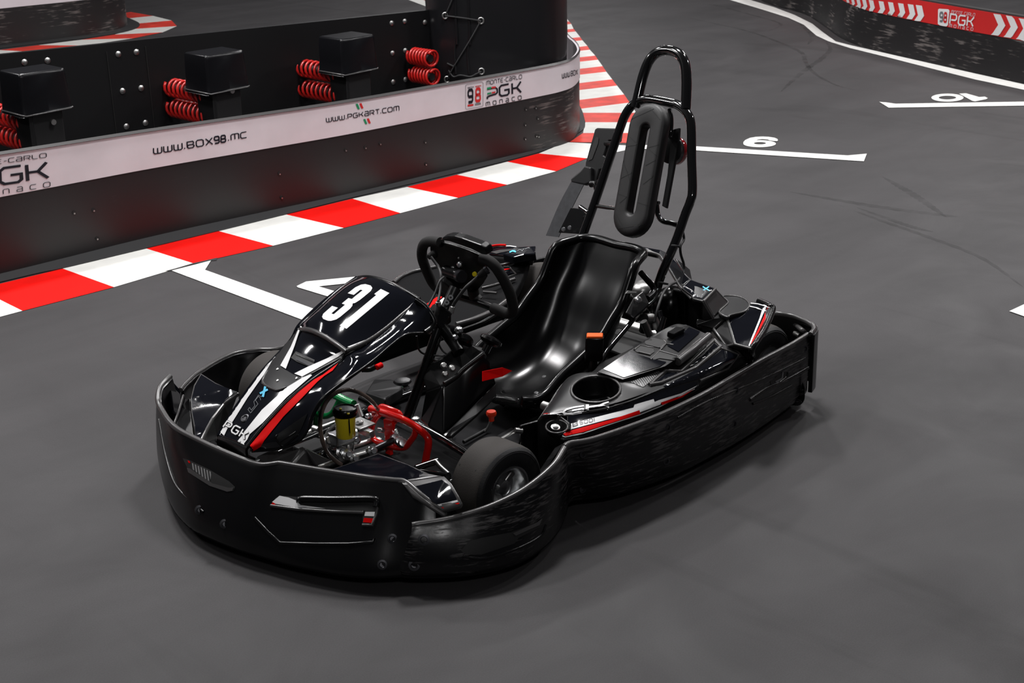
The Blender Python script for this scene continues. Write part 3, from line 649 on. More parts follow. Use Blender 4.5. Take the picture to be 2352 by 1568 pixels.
# ================================================================ FAR BARRIERS
rb = thing('red_banner_barrier', (-6.2, -2.5, 0), 'black barrier with a red banner of white chevrons, far right', 'barrier')
RP = [(-14, -9.6), (-10.5, -7.1), (-8.9, -5.95), (-8.39, -5.55), (-8.08, -5.12), (-7.84, -4.66), (-7.36, -4.13), (-6.90, -3.66), (-6.62, -3.30), (-6.46, -2.98), (-6.2, -2.35), (-5.88, -1.49), (-5.5, -.5), (-4.9, 1.2), (-4.0, 3.6)]
RPth = wallpath(RP, 140)
lo = Vector((.07, -.03, 0))
sheet('lower_board', [[p-lo+Vector((0, 0, .285)) for p in RPth], [p for p in RPth]], M['wallworn'], rb, nu=140, nv=4, thick=.015, bev=0, lin=True, key='rlow')
sheet('banner', [[p-lo*.9+Vector((.0, 0, .425)) for p in RPth], [p-lo*.9+Vector((0, 0, .272)) for p in RPth]], M['bandred'], rb, nu=140, nv=4, thick=.015, bev=0, lin=True, key='rband')
sheet('top_rail', [[p-lo+Vector((.0, 0, .42)) for p in RPth], [p-lo+Vector((0.01, 0, .437)) for p in RPth], [p-lo+Vector((-.05, 0, .437)) for p in RPth]], M['trim'], rb, nu=140, nv=4, thick=.004, bev=0, lin=True)
def chev(x, yt, xb, yb, w, dirn=1, tip=24):
    ym = (yt+yb)/2; xm = (x+xb)/2+tip*dirn
    return [ZK([(x, yt), (x+w, yt+w*.14), (xm+w, ym+w*.1), (xm, ym)]), ZK([(xm, ym), (xm+w, ym+w*.1), (xb+w, yb+w*.14), (xb, yb)])]
ch = []
for i, (x, w) in enumerate([(1075, 18), (1112, 20), (1150, 24), (1192, 27), (1240, 32), (1310, 35), (1378, 36), (1450, 38), (1520, 40), (1578, 44)]):
    yt = -18+(x-1075)*.105; ch += chev(x, yt, x-14-i*2.5, yt+72+i*8.5, w, 1, 16+i*2)
for x, w in ((2135, 52), (2225, 52), (2315, 52), (2400, 52)):
    yt = 98+(x-2135)*.13; ch += chev(x, yt, x-18, yt+160+(x-2135)*.04, w, 1, 44)
for k_ in range(0, len(ch), 2): decal('chevron', 'rband', ch[k_:k_+2], M['white'], rb, off=.004, cell=10)
decal('badge', 'rband', [ZK([(1745, 62), (1812, 66), (1820, 76), (1808, 180), (1798, 190), (1742, 182), (1736, 172), (1738, 70)])], M['white'], rb, off=.004)
banner_text('9', .28, ZK([(1750, 150), (1772, 153), (1776, 92), (1754, 90)]), M['inkgrey'], keys='rband', par=rb, off=.006)
banner_text('8', .28, ZK([(1780, 155), (1800, 157), (1804, 96), (1784, 93)]), M['inkr'], keys='rband', par=rb, off=.006)
banner_text('MONTE CaRLO', .13, ZK([(1832, 96), (2002, 118), (2006, 96), (1836, 74)]), M['band'], keys='rband', par=rb, off=.005)
banner_text('PGK', .17, ZK([(1822, 168), (1992, 190), (2000, 124), (1830, 100)]), M['white'], keys='rband', par=rb, off=.005)
banner_text('mONaCO', .17, ZK([(1818, 192), (1990, 220), (1992, 200), (1820, 172)]), M['band'], keys='rband', par=rb, off=.005, gap=.8)
fb = thing('far_barrier', (-1.5, -9.2, 0), 'far black barrier with white banner and rounded end, top left corner', 'barrier')
FP = wallpath([(4.0, -9.9), (1.0, -9.45), (-.8, -9.22), (-2.2, -9.10), (-2.8, -9.02), (-3.15, -9.03), (-3.42, -9.16), (-3.62, -9.42), (-3.75, -9.8), (-3.9, -10.4), (-4.2, -11.6)], 90)
sheet('lower_board', [[p+Vector((0, 0, .335)) for p in FP], FP], M['wallworn'], fb, nu=90, nv=4, thick=.015, bev=0, lin=True)
sheet('banner', [[p+Vector((0, .005, .53)) for p in FP], [p+Vector((0, .005, .33)) for p in FP]], M['band'], fb, nu=90, nv=4, thick=.015, bev=0, lin=True)
sheet('floor_skirt', [[p+Vector((0, 0, .02)) for p in FP], [p+Vector((-.09 if p.x < -3 else 0, .07, .006)) for p in FP]], M['skirt'], fb, nu=90, nv=3, thick=.003, bev=0, lin=True)
bm = bmesh.new()
IN = [(2.6, -9.4), (2.1, -9.3), (1.6, -9.25), (1.1, -9.2), (.6, -9.15), (.15, -9.1), (-.3, -9.05), (-.75, -9.0), (-1.2, -8.98), (-1.65, -8.97), (-2.1, -8.96), (-2.45, -8.93), (-2.85, -8.90), (-3.2, -8.93), (-3.5, -9.1), (-3.7, -9.4), (-3.85, -9.8), (-3.95, -10.2)]
OU = [(2.5, -8.9), (2.0, -8.8), (1.5, -8.75), (1.0, -8.7), (.5, -8.67), (0, -8.64), (-.45, -8.6), (-.9, -8.58), (-1.35, -8.58), (-1.8, -8.58), (-2.25, -8.58), (-2.7, -8.56), (-3.18, -8.58), (-3.55, -8.68), (-3.85, -8.92), (-4.03, -9.3), (-4.10, -9.75), (-4.12, -10.2)]
for i in range(len(IN)-1):
    floor_poly(bm, [Vector((*IN[i], 0)), Vector((*IN[i+1], 0)), Vector((*OU[i+1], 0)), Vector((*OU[i], 0))], .0025, 1 if i % 2 == 0 else 0)
props(link('painted_kerb', bm, [M['wkerb'], M['redworn']], None, False), 'red and white kerb curving round the end of the far barrier, top left', 'kerb marking')
# ================================================================ KART
kart = thing('go_kart', (.62, .07, 0), 'black rental go-kart numbered 31, parked in the middle of the floor', 'go-kart')
K = kart
YC = .07
# ---- wheels
def wheel(cx, cy, r, wdt, rim, out, label=None):
    ax = Vector((0, out, 0)); o = Vector((cx, cy, r)); h = wdt/2
    t = lathe('tyre', o, ax, [(rim, -h*.86), (rim+.006, -h*.93), (r*.78, -h*1.0), (r*.90, -h*.96), (r*.965, -h*.84), (r*.99, -h*.70), (r, -h*.45), (r, h*.45), (r*.99, h*.70), (r*.968, h*.82), (r*.960, h*.845), (r*.90, h*.955), (r*.895, h*.935), (r*.86, h*.975), (r*.855, h*.96), (r*.72, h*1.0), (rim+.010, h*.95), (rim+.004, h*.90), (rim, h*.84)], [M['rubber'], M['side']], K, 72, label)
    me = t.data
    # side wall faces get the darker rubber
    for p in me.polygons:
        c = t.location+p.center; rr_ = math.hypot(c.x-cx, c.z-r)
        if rr_ < r*.965: p.material_index = 1
    rimo = lathe('rim', o, ax, [(rim-.004, -h*.9), (rim+.004, -h*.92), (rim+.005, -h*.86), (rim-.004, -h*.80), (rim-.010, -h*.3), (rim-.012, h*.25), (rim-.006, h*.80), (rim+.005, h*.86), (rim+.004, h*.93), (rim-.001, h*.93), (rim-.008, h*.80), (rim-.016, h*.25), (rim-.030, h*.10), (.024, h*.08), (.022, h*.55), (.012, h*.62), (0, h*.62)], M['chrome'], t, 48)
    for k in range(3):
        a = 2*math.pi*k/3+.4; u = Vector((math.cos(a), 0, math.sin(a)))
        box('spoke', o+ax*h*.22+u*(rim*.55), .020, rim*.62, .030, M['steel'], rimo, (Vector((-u.z, 0, u.x)), u, ax), .004)
    bm = bmesh.new()
    for dz in (-.028, .020):
        a = math.radians(70+dz*300)
    return t
FL = wheel(1.07, .545, .128, .125, .066, 1)
for a in ZO([(462, 628), (760, 735)]):
    pass
FR = wheel(1.07, -.475, .128, .125, .066, -1)
RL = wheel(-.13, .50, .140, .19, .066, 1)
RRw = wheel(-.13, -.42, .140, .19, .066, -1)
cyl('rear_axle', (-.13, -.35, .14), (-.13, .42, .14), .020, M['steel'], K)
for s, t_ in ((1, FL), (-1, FR)):
    cyl('stub_axle', (1.07, YC+s*.34, .128), (1.07, YC+s*.44, .128), .012, M['steel'], K)
# wear holes on the near front tyre
for p_ in ZO([(462, 628), (760, 735)]):
    d = ray(*p_).normalized(); 
    bmt = bmesh.new(); bmt.from_mesh(FL.data); bmesh.ops.translate(bmt, verts=bmt.verts, vec=FL.location); store_bvh('tyre', bmt); bmt.free()
    h = BV['tyre'].ray_cast(CAM, d)
    if h[0] is not None: cyl('wear_hole', h[0]-h[1]*.002, h[0]+h[1]*.0006, .0024, M['hole'], FL, seg=10)
# ---- front bumper
TOP = ZG([(195, 435, .300), (150, 480, .296), (100, 540, .288), (80, 620, .274), (85, 690, .262), (120, 760, .256), (185, 860, .252), (280, 945, .25), (420, 1020, .25), (600, 1105, .25), (800, 1190, .25), (970, 1255, .25), (1060, 1278, .25), (1130, 1275, .252), (1200, 1265, .255)]) + [(640, 1066, .256), (664, 1070, .255), (729, 1081, .252), (800, 1092, .25), (860, 1101, .25), (900, 1105, .248), (930, 1110, .245)]
BOT = [(1.30, -.66), (1.37, -.62), (1.43, -.57), (1.50, -.49), (1.56, -.41), (1.60, -.34), (1.64, -.26), (1.67, -.19), (1.70, -.10), (1.718, 0.0), (1.712, .10), (1.70, .18), (1.69, .225), (1.68, .262), (1.67, .30), (1.655, .355), (1.64, .40), (1.622, .445), (1.60, .495), (1.57, .545), (1.54, .582), (1.505, .613)]
bt = [Z(*a) for a in TOP]; bb = [Vector((a[0], a[1], .045)) for a in BOT]
# carry on behind the seam under the corner beam
bt += [Z(965, 1140, .225), Z(1000, 1166, .20)]; bb += [Vector((1.455, .655, .045)), Vector((1.40, .70, .045))]
mid1 = [a.lerp(b, .30)+Vector((.012, .006, 0)) for a, b in zip(bt, bb)]; mid2 = [a.lerp(b, .72)+Vector((.016, .008, 0)) for a, b in zip(bt, bb)]
fbp = sheet('front_bumper', [bt, mid1, mid2, bb, [b+Vector((-.035, -.02, -.016)) for b in bb]], M['shell'], K, nu=110, nv=26, thick=.014, bev=.005, key='fb', seg=3)
tube('rim_bead', [p+Vector((-.007, -.003, -.001)) for p in bt], .0085, M['trim'], fbp, seg=10, n=140)
# inner wing tip at the far end
sheet('bumper_end_inner', [[bt[0]+Vector((0, 0, 0)), bt[0].lerp(Z(414, 896, .22), .5), Z(414, 896, .22)], [bt[0]+Vector((0, 0, -.12)), Z(414, 896, .22)+Vector((0, 0, -.09)), Z(414, 896, .22)+Vector((0, 0, -.1))]], M['gloss'], fbp, nu=10, nv=6, thick=.01)
# ---- corner beam and wing tops (near side)
cA = lambda L: [Z(p[0], p[1], p[2]) for p in ZA(L)]
beam = cA([(1362, 768, .250), (1392, 768, .252), (1450, 820, .235), (1530, 890, .212), (1615, 945, .188), (1600, 965, .178), (1520, 915, .20), (1430, 845, .228)])
poly3('corner_beam', beam, M['trim'], fbp, thick=.02, bev=.006, seg=3)
wA = cA([(950, 712, .248), (1243, 610, .262), (1400, 668, .260), (1520, 722, .256), (1600, 735, .250), (1380, 768, .250)])
facets('wing_top', wA, [(0, 1, 2, 3, 4, 5)], M['trim'], fbp, thick=.014, bev=.004, key='wingA')
decal('sticker', 'wingA', [ZA([(985, 706), (1244, 619), (1400, 676), (1515, 733), (1375, 760)])], M['gloss'], fbp, off=.001)
wB = cA([(1380, 768, .250), (1600, 735, .250), (1640, 775, .245), (1675, 835, .232), (1700, 885, .218), (1690, 898, .21), (1590, 925, .195), (1530, 885, .212)])
facets('wing_corner', wB, [tuple(range(8))], M['trim'], fbp, thick=.014, bev=.004, key='wingB')
decal('sticker', 'wingB', [ZA([(1432, 795), (1587, 757), (1625, 785), (1655, 835), (1675, 872), (1565, 893)])], M['gloss'], fbp, off=.001)
decal('white_stripe', 'wingB', [ZA([(1562, 890), (1672, 866), (1676, 876), (1574, 898)])], M['white'], fbp, off=.002)
decal('red_stripe', 'wingB', [ZA([(1584, 905), (1680, 880), (1684, 886), (1594, 911)])], M['redm'], fbp, off=.002)
bv = lambda n, polys, m, off=.0015, lab=None: decal(n, 'fb', polys, m, fbp, off=off, cell=9, label=lab)
bv('air_slot', [ZA([(188, 640), (225, 650), (330, 700), (440, 765), (472, 795), (462, 818), (430, 822), (335, 790), (225, 715)])], M['hole'], .0010)
bv('slot_grille', [ZA([(232, 662), (345, 715), (338, 768), (300, 742), (243, 700)])], M['ribs'], .0016)
bv('slot_lip', [ZA([(213, 692), (230, 696), (340, 768), (350, 776), (440, 800), (466, 797), (458, 816), (430, 821), (335, 789), (220, 716)])], M['trim'], .0022)
bv('red_mark', [ZA([(217, 652), (228, 656), (232, 668), (222, 664)])], M['redm'], .0022)
bv('vent_recess', [ZA([(662, 898), (690, 855), (715, 842), (820, 850), (1222, 850), (1246, 880), (1240, 930), (1222, 1000), (1160, 1000), (1162, 925), (950, 915), (800, 915)])], M['hole'], .0010)
bv('white_sticker', [ZA([(672, 876), (712, 843), (760, 852), (800, 868), (825, 893), (960, 912), (790, 905), (690, 886)])], M['white'], .0016)
bv('red_edge', [ZA([(664, 893), (676, 878), (692, 888), (680, 896)])], M['redm'], .0019)
bv('white_patch', [ZA([(1174, 930), (1226, 930), (1222, 954), (1170, 952)])], M['white'], .0018)
bv('red_patch', [ZA([(1168, 962), (1221, 966), (1216, 990), (1162, 986)])], M['redm'], .0018)
def onsurf(key, px, py, off=.003):
    h = BV[key].ray_cast(CAM, ray(px, py).normalized())
    if h[0] is None: return None
    n = h[1] if h[1].dot(CAM-h[0]) > 0 else -h[1]
    return h[0]+n*off
def ridge(name, key, px, r, m, par, off=.0, seg=8, sm=True):
    P = [onsurf(key, a[0], a[1], off) for a in px]; P = [p for p in P if p is not None]
    if len(P) > 1: return tube(name, P, r, m, par, seg=seg, sm=sm, n=len(P)*6 if sm and len(P) > 2 else None)
ridge('vent_handle', 'fb', ZA([(822, 880), (835, 862), (1000, 864), (1210, 862), (1236, 878), (1232, 905)]), .009, M['shell'], fbp, .004)
ridge('vent_lip', 'fb', ZA([(664, 896), (800, 915), (1000, 928), (1162, 934), (1165, 922)]), .0045, M['trim'], fbp, .001, sm=False)
ridge('vent_lip', 'fb', ZA([(1158, 1000), (1210, 1002), (1234, 940), (1242, 890)]), .004, M['trim'], fbp, .001, sm=False)
ridge('lower_crease', 'fb', ZA([(576, 962), (650, 1040), (715, 1098), (900, 1104), (1080, 1104), (1215, 1094), (1222, 1072)]), .005, M['shell'], fbp, 0, sm=False)
ridge('side_crease', 'fb', ZA([(60, 430), (100, 640), (160, 800), (300, 930)]), .004, M['shell'], fbp, 0)
for a in ZA([(1320, 1075), (1265, 1215), (280, 920), (415, 995)]):
    p = onsurf('fb', a[0], a[1], 0)
    if p is not None:
        n = (CAM-p).normalized(); lathe('screw', p-n*.004, n, [(.014, 0), (.013, .005), (.008, .006), (.006, .004), (0, .004)], M['darkmetal'], fbp, 14)
# ---- near front side wing (wraps the front wheel)
FW_T = ZA([(1430, 1010, .172), (1470, 1003, .173), (1600, 983, .178), (1700, 958, .183), (1800, 928, .190), (1900, 888, .197), (2000, 838, .206), (2080, 785, .214), (2150, 728, .224), (2205, 672, .235), (2243, 610, .247), (2265, 572, .254)])
FW_B = ZA([(1345, 1255, .05), (1400, 1280, .045), (1560, 1280, .045), (1700, 1272, .045), (1830, 1252, .045), (1950, 1222, .045), (2040, 1185, .045), (2110, 1140, .045), (2165, 1095, .045), (2215, 1035, .045), (2250, 965, .045), (2268, 895, .05)])
t_ = [Z(*a) for a in FW_T]; b_ = [Z(*a) for a in FW_B]
ou = lambda a, b, k, e: [x.lerp(y, k)+Vector((.01, .012, 0))*e for x, y in zip(a, b)]
b_f = list(b_)
fw = sheet('front_side_guard', [t_, ou(t_, b_, .3, .8), ou(t_, b_, .7, 1), b_, [b+Vector((-.02, -.03, -.015)) for b in b_]], M['scuff'], K, nu=60, nv=22, thick=.014, bev=.005, key='fw', seg=3)
tube('rim_bead', [p+Vector((-.004, -.007, 0)) for p in t_], .0085, M['trim'], fw, seg=10, n=80)
decal('scoop', 'fw', [ZA([(1690, 1140), (1730, 1090), (1800, 1070), (1960, 1040), (2100, 985), (2135, 960), (2120, 1010), (2000, 1070), (1980, 1100), (1800, 1160), (1720, 1160)])], M['hole'], fw, off=.001, cell=9)
decal('scoop_slot', 'fw', [ZA([(1970, 1045), (2100, 985), (2128, 962), (2112, 1000), (1985, 1058)])], M['trim'], fw, off=.002, cell=9)
ridge('scoop_lip', 'fw', ZA([(1700, 1170), (1820, 1180), (1990, 1130), (2120, 1060), (2150, 1000)]), .004, M['shell'], fw)
for a in ZA([(1490, 1080), (1438, 1218)]):
    p = onsurf('fw', a[0], a[1], 0); n = (CAM-p).normalized(); lathe('screw', p-n*.004, n, [(.016, 0), (.015, .005), (.009, .006), (.007, .003), (0, .003)], M['darkmetal'], fw, 14)
# ---- near side guard
SG_T = ZC([(380, 1214, .254), (400, 1198, .256), (430, 1188, .256), (560, 1166, .254), (760, 1102, .252), (1000, 1014, .25), (1200, 925, .25), (1400, 824, .25), (1600, 706, .25), (1800, 590, .252), (2000, 484, .256), (2080, 436, .258), (2130, 404, .26)])
SG_B = [(1306, 1157, .05), (1314, 1150, .048), (1326, 1147, .045), (1400, 1138, .045), (1480, 1115, .045), (1560, 1085, .045), (1630, 1050, .045), (1700, 1011, .045), (1760, 972, .045), (1805, 940, .045), (1836, 916, .05), (1850, 905, .055), (1857, 893, .06)]
t_ = [Z(*a) for a in SG_T]; b_ = [Z(*a) for a in SG_B]
b_[-1] = Vector((t_[-1].x+.01, t_[-1].y+.004, .06)); b_[-2] = Vector((t_[-2].x+.01, t_[-2].y+.006, .05))
sg = sheet('side_guard', [t_, ou(t_, b_, .25, .5), ou(t_, b_, .75, .7), b_, [b+Vector((0, -.03, -.012)) for b in b_]], M['scuff'], K, nu=80, nv=22, thick=.014, bev=.005, key='sg', seg=3)
tube('rim_bead', [p+Vector((0, -.007, 0)) for p in t_], .008, M['trim'], sg, seg=10, n=90)
dk = lambda n, P, m, off=.001: decal(n, 'sg', P, m, sg, off=off, cell=10)
dk('handle_slot', [ZC([(1845, 740), (1930, 672), (1968, 668), (1962, 700), (1915, 735), (1855, 770)])], M['hole'])
dk('slot_grey_strip', [ZC([(1880, 738), (1925, 712), (1932, 672), (1940, 672), (1936, 720), (1890, 748)])], M['carbon'], .002)  # thin grey strip along the slot edge
ridge('slot_lip', 'sg', ZC([(1850, 775), (1900, 755), (1965, 705), (1972, 672)]), .004, M['shell'], sg)
ridge('crease', 'sg', ZC([(1700, 870), (1820, 790), (1960, 730), (2120, 640)]), .006, M['scuff'], sg)
ridge('crease', 'sg', ZC([(1720, 900), (1850, 850), (2000, 770), (2120, 690)]), .004, M['scuff'], sg)
ridge('crease', 'sg', ZC([(1180, 1000), (1400, 880), (1700, 760), (1900, 670), (2100, 570)]), .003, M['scuff'], sg)
for a in ZC([(500, 1262), (1110, 1072), (1600, 805), (1100, 1315), (498, 1515), (1588, 1045), (2100, 505)]):
    p = onsurf('sg', a[0], a[1], 0)
    if p is not None: n = Vector((.15, 1, .15)).normalized(); lathe('screw', p-n*.004, n, [(.013, 0), (.012, .005), (.007, .006), (.006, .003), (0, .003)], M['darkmetal'], sg, 14)
ps = Z(*ZC([(1830, 748, .14)])[0]); 
# ---- rear bumper
RB = [t_[-1]+Vector((.0, .004, .002)), t_[-1]+Vector((-.012, .0, .004)), Z(1870, 757, .262), Z(1868, 748, .264), Z(1859, 741, .266), Z(1842, 733, .268), Z(1816, 725, .27), Z(1777, 720, .27)]
p9 = RB[-1]; RB += [p9+Vector((-.01, -.08, -.03)), Vector((p9.x-.03, .30, .20)), Vector((p9.x-.04, .10, .18)), Vector((p9.x-.03, -.15, .18)), Vector((p9.x+.02, -.36, .18)), Vector((p9.x+.12, -.48, .20)), Vector((p9.x+.25, -.56, .22))]
rbp = sheet('rear_bumper', [RB, [p+Vector((0, 0, -.10)) for p in RB], [Vector((p.x, p.y, .06)) for p in RB]], M['shell'], K, nu=90, nv=12, thick=.014, bev=.005, key='rb', seg=3, face=False)
tube('rim_bead', [p+Vector((0, 0, 0)) for p in RB], .009, M['trim'], rbp, seg=10, n=90)
cyl('bumper_bolt', Z(1826, 765, .21), Z(1838, 771, .21), .010, M['steel'], K, seg=12)
tube('bumper_stay', [Z(1826, 745, .24), Z(1845, 760, .24), Z(1856, 772, .20)], .008, M['trim'], K)
# ---- far side guards (inner faces seen over the wheel)
far_t = [Z(*a) for a in ZG([(305, 560, .215), (335, 520, .212), (385, 470, .208), (450, 410, .202), (520, 365, .198), (620, 302, .195), (760, 232, .193), (900, 195, .192), (1050, 178, .192), (1240, 166, .195)])]
far_t += [far_t[-1]+Vector((-.10, .02, .015)), far_t[-1]+Vector((-.18, .08, .035))]
fg = sheet('front_side_guard', [far_t, [Vector((p.x, p.y-.005, .12)) for p in far_t], [Vector((p.x, p.y+.01, .045)) for p in far_t]], M['shell'], K, nu=60, nv=12, thick=.012, bev=.004, face=False, seg=3)
tube('rim_bead', far_t, .008, M['trim'], fg, seg=10, n=80)
yf = -.60
sf = [far_t[-1], Vector((.6, yf, .25)), Vector((.2, yf-.01, .25)), Vector((-.15, yf, .25)), Vector((-.3, yf+.04, .26))]
sgf = sheet('side_guard', [sf, [Vector((p.x, p.y, .045)) for p in sf]], M['shell'], K, nu=40, nv=8, thick=.014, bev=.005, face=False)
# ---- floor tray and chassis
FT = [Z(690, 1085, .055), Z(600, 1060, .055), Z(560, 960, .055), Z(700, 870, .055), Z(900, 760, .055), Z(1030, 770, .055), Z(1240, 930, .055), Z(1255, 1010, .055), Z(1180, 1040, .055), Z(1010, 1100, .055), Z(880, 1100, .055)]
ft = poly3('floor_tray', [Vector((1.52, -.30, .05)), Vector((1.56, .07, .05)), Vector((1.50, .42, .05)), Vector((1.18, .40, .05)), Vector((.98, .44, .05)), Vector((.45, .40, .05)), Vector((.30, .3, .05)), Vector((.3, -.22, .05)), Vector((.6, -.34, .05)), Vector((1.1, -.30, .05))], M['floorpan'], K, thick=.006, key='tray')
def bar(name, pts, r, m='paintblk', par=None, **k): return tube(name, pts, r, M[m], par or K, **k)
chs = bar('chassis_frame', [(1.42, .30, .065), (1.2, .33, .065), (1.0, .36, .065), (.7, .36, .065), (.4, .32, .065), (.1, .30, .065), (-.2, .30, .075)], .015)
bar('frame_rail', [(1.42, -.18, .065), (1.1, -.22, .065), (.7, -.26, .065), (.2, -.22, .065), (-.2, -.20, .075)], .015, par=chs)
bar('frame_rail', [(1.42, -.18, .065), (1.45, .07, .065), (1.42, .30, .065)], .015, par=chs)
cr = [Z(845, 930, .085), Z(1000, 985, .085), Z(1060, 1025, .085), Z(1110, 1065, .085)]
bar('cross_rail', [Z(830, 915, .085), Z(975, 985, .085), Z(1040, 1022, .08), Z(1095, 1058, .07)], .014, par=chs)
for a, b in (((700, 1062, .075), (860, 1010, .075)), ((730, 1075, .07), (900, 1020, .07)), ((690, 1000, .07), (800, 960, .07)), ((1120, 1030, .07), (1240, 960, .07))):
    bar('frame_bar', [Z(*a), Z(*b)], .010, 'steel', chs, sm=False)
bar('steering_arm', [Z(880, 1068, .09), Z(960, 1085, .10), Z(1030, 1095, .12)], .012, par=chs)
bar('bright_arm', [Z(955, 1075, .11), Z(1005, 1058, .115)], .010, 'paintblk', chs)
bar('link_arm', [Z(1000, 1058, .12), Z(1012, 1072, .11), Z(1030, 1088, .10)], .007, 'steel', chs)
# silver/black tray plate and slot, right of the column
poly3('tray_plate', [Z(1140, 1000, .075), Z(1175, 980, .075), Z(1200, 995, .075), Z(1190, 1020, .075), Z(1158, 1028, .075)], M['floorpan'], K, thick=.01, bev=.003)
sl = bar('lever_slot', [Z(1065, 1015, .062), Z(1120, 985, .062)], .006, 'hole')
kl = bar('choke_lever', [Z(1117, 990, .07), Z(1124, 978, .10), Z(1128, 965, .135)], .006, 'steel')
lathe('lever_knob', Z(1129, 966, .135), (0, 0, 1), [(0, 0), (.008, 0), (.009, .012), (.015, .018), (.0165, .026), (.014, .032), (0, .033)], M['redorange'], kl, 20, 'orange-red lever knob')
ins_ = lambda P, dx, dy, z: [Vector((p.x+dx, p.y+dy, z)) for p in P]
cen = Vector((.75, .07, 0))
sheet('bumper_light_block', [[Vector((p.x, p.y, .047)) for p in bb], [Vector((cen.x+(p.x-cen.x)*.72, cen.y+(p.y-cen.y)*.72, .052)) for p in bb]], M['inner'], fbp, nu=60, nv=4, thick=.006, bev=0)  # unseen sheet added to block light falling through onto the floor below
sheet('guard_light_block', [[Vector((p.x, p.y, .047)) for p in b_f], [Vector((min(p.x, 1.36), .622, .050)) for p in b_f]], M['inner'], fw, nu=40, nv=4, thick=.006, bev=0)  # unseen filler added between wheel and guard to keep light off the floor
poly3('rear_light_block', [Vector((.95, .64, .05)), Vector((.6, .72, .05)), Vector((.2, .72, .05)), Vector((-.2, .66, .06)), Vector((-.30, .60, .06)), Vector((-.40, .1, .06)), Vector((-.3, -.3, .06)), Vector((.3, -.2, .05)), Vector((.3, .3, .05)), Vector((.45, .40, .05)), Vector((.95, .44, .05))], M['inner'], K, thick=.006, bev=0)  # unseen filler added beneath pod and tail to shut out light
# ---- nose fairing
def R3(l, r, yl, yr, bul=0, n=7, sag=None):   # cross row from the left edge pixel to the right edge pixel, arched
    a = Y(l[0], l[1], yl); b = Y(r[0], r[1], yr); up = Vector((.45, 0, .9)).normalized(); out = []
    for i in range(n):
        t = i/(n-1); out.append(a.lerp(b, t)+up*bul*(1-(2*t-1)**2))
    return out
nose_rows = [
 R3((822, 636), (962, 686), -.125, .215, .030),
 R3((790, 655), (948, 703), -.123, .213, .042),
 R3((757, 682), (922, 725), -.120, .205, .049),
 R3((722, 715), (885, 756), -.115, .20, .050),
 R3((692, 742), (845, 783), -.112, .195, .043),
 R3((686, 756), (795, 806), -.110, .185, .030)]
scr = sheet('number_panel', nose_rows, M['gloss'], K, nu=30, nv=30, thick=.012, bev=.004, key='num', seg=3)
# lower body: the long snout under the number panel, down to the tip
Z4 = lambda pts: zoomed(560, 750, 7.84, pts)
Z5 = lambda pts: zoomed(480, 860, 7.84, pts)
sn = [R3((690, 752), (798, 808), -.108, .182, .020), R3((664, 782), (785, 826), -.105, .174, .016), R3((634, 818), (755, 847), -.102, .163, .012), R3((606, 848), (722, 869), -.098, .153, .010),
      R3((582, 880), (690, 894), -.090, .144, .010), R3((553, 921), (656, 924), -.083, .134, .008), R3((532, 951), (628, 953), -.079, .126, .007), R3((515, 979), (600, 984), -.075, .120, .006), R3((502, 1001), (568, 1025), -.068, .112, .004)]
snp = sheet('nose_cone', sn, M['gloss'], K, nu=24, nv=54, thick=.010, bev=.003, key='snout', seg=3)
tip = sn[-1]
sheet('nose_tip', [tip, [p+Vector((.008, 0, -.010)) for p in tip], [p+Vector((.004, 0, -.038)) for p in tip], [p+Vector((-.02, 0, -.050)) for p in tip]], M['shell'], snp, nu=20, nv=10, thick=.008, bev=0, key='tip')
# near flank
fr = [Y(*ZB([(1490, 270)])[0], .215), Y(935, 712, .212), Y(900, 745, .205), Y(862, 775, .20), Y(825, 800, .192)] + [r[-1] for r in sn]
fl2 = [Y(996, 735, .275), Y(975, 764, .285), Y(934, 768, .285), Y(900, 792, .285), Y(860, 826, .28), Y(825, 852, .272), Y(790, 876, .265), Y(760, 898, .26), Y(738, 918, .255), Y(718, 952, .245), Y(706, 988, .235), Y(684, 1014, .215), Y(640, 1030, .18), Y(578, 1036, .125)]
fm = [a.lerp(b, .45)+Vector((.0, .018, .008)) for a, b in zip(fr, fl2)]
flank = sheet('nose_flank', [fr, fm, fl2], M['gloss'], snp, nu=70, nv=16, thick=.008, bev=.003, key='flank', seg=3)
flf = [Y(822, 636, -.125), Y(757, 682, -.12), Y(692, 742, -.112), Y(668, 783, -.105), Y(606, 850, -.098), Y(548, 928, -.083), Y(503, 1000, -.068)]
sheet('nose_flank', [flf, [p+Vector((-.06, -.05, -.16)) for p in flf]], M['gloss'], snp, nu=40, nv=6, thick=.008, bev=0, face=False)
tube('panel_edge', [p+Vector((-.004, 0, -.004)) for p in [r[0] for r in nose_rows]], .006, M['trim'], scr, seg=8)
tube('panel_edge', [r[-1] for r in nose_rows], .0065, M['trim'], scr, seg=10)
tube('panel_brow', [p+Vector((-.002, 0, -.003)) for p in nose_rows[0]], .0065, M['shell'], scr, seg=8)
tube('panel_lip', [p+Vector((-.002, 0, -.003)) for p in nose_rows[-1]], .0075, M['trim'], scr, seg=12)
tube('flank_edge', [Y(*ZB([(1490, 275)])[0], .225), Y(*ZB([(1560, 330)])[0], .25), Y(996, 735, .275), Y(990, 752, .28), Y(975, 764, .285)], .009, M['shell'], snp)
tube('flank_edge', [p+Vector((0, .002, .001)) for p in fr[4:]], .0055, M['shell'], snp, seg=10)
tube('flank_hem', [p for p in fl2[1:]], .004, M['shell'], snp, seg=8)
dn = lambda n, P, m, off=.002, key=('snout', 'num'), cell=8, lab=None: decal(n, [k for k in (key if isinstance(key, tuple) else (key,))], P, m, snp, off=off, cell=cell, label=lab)
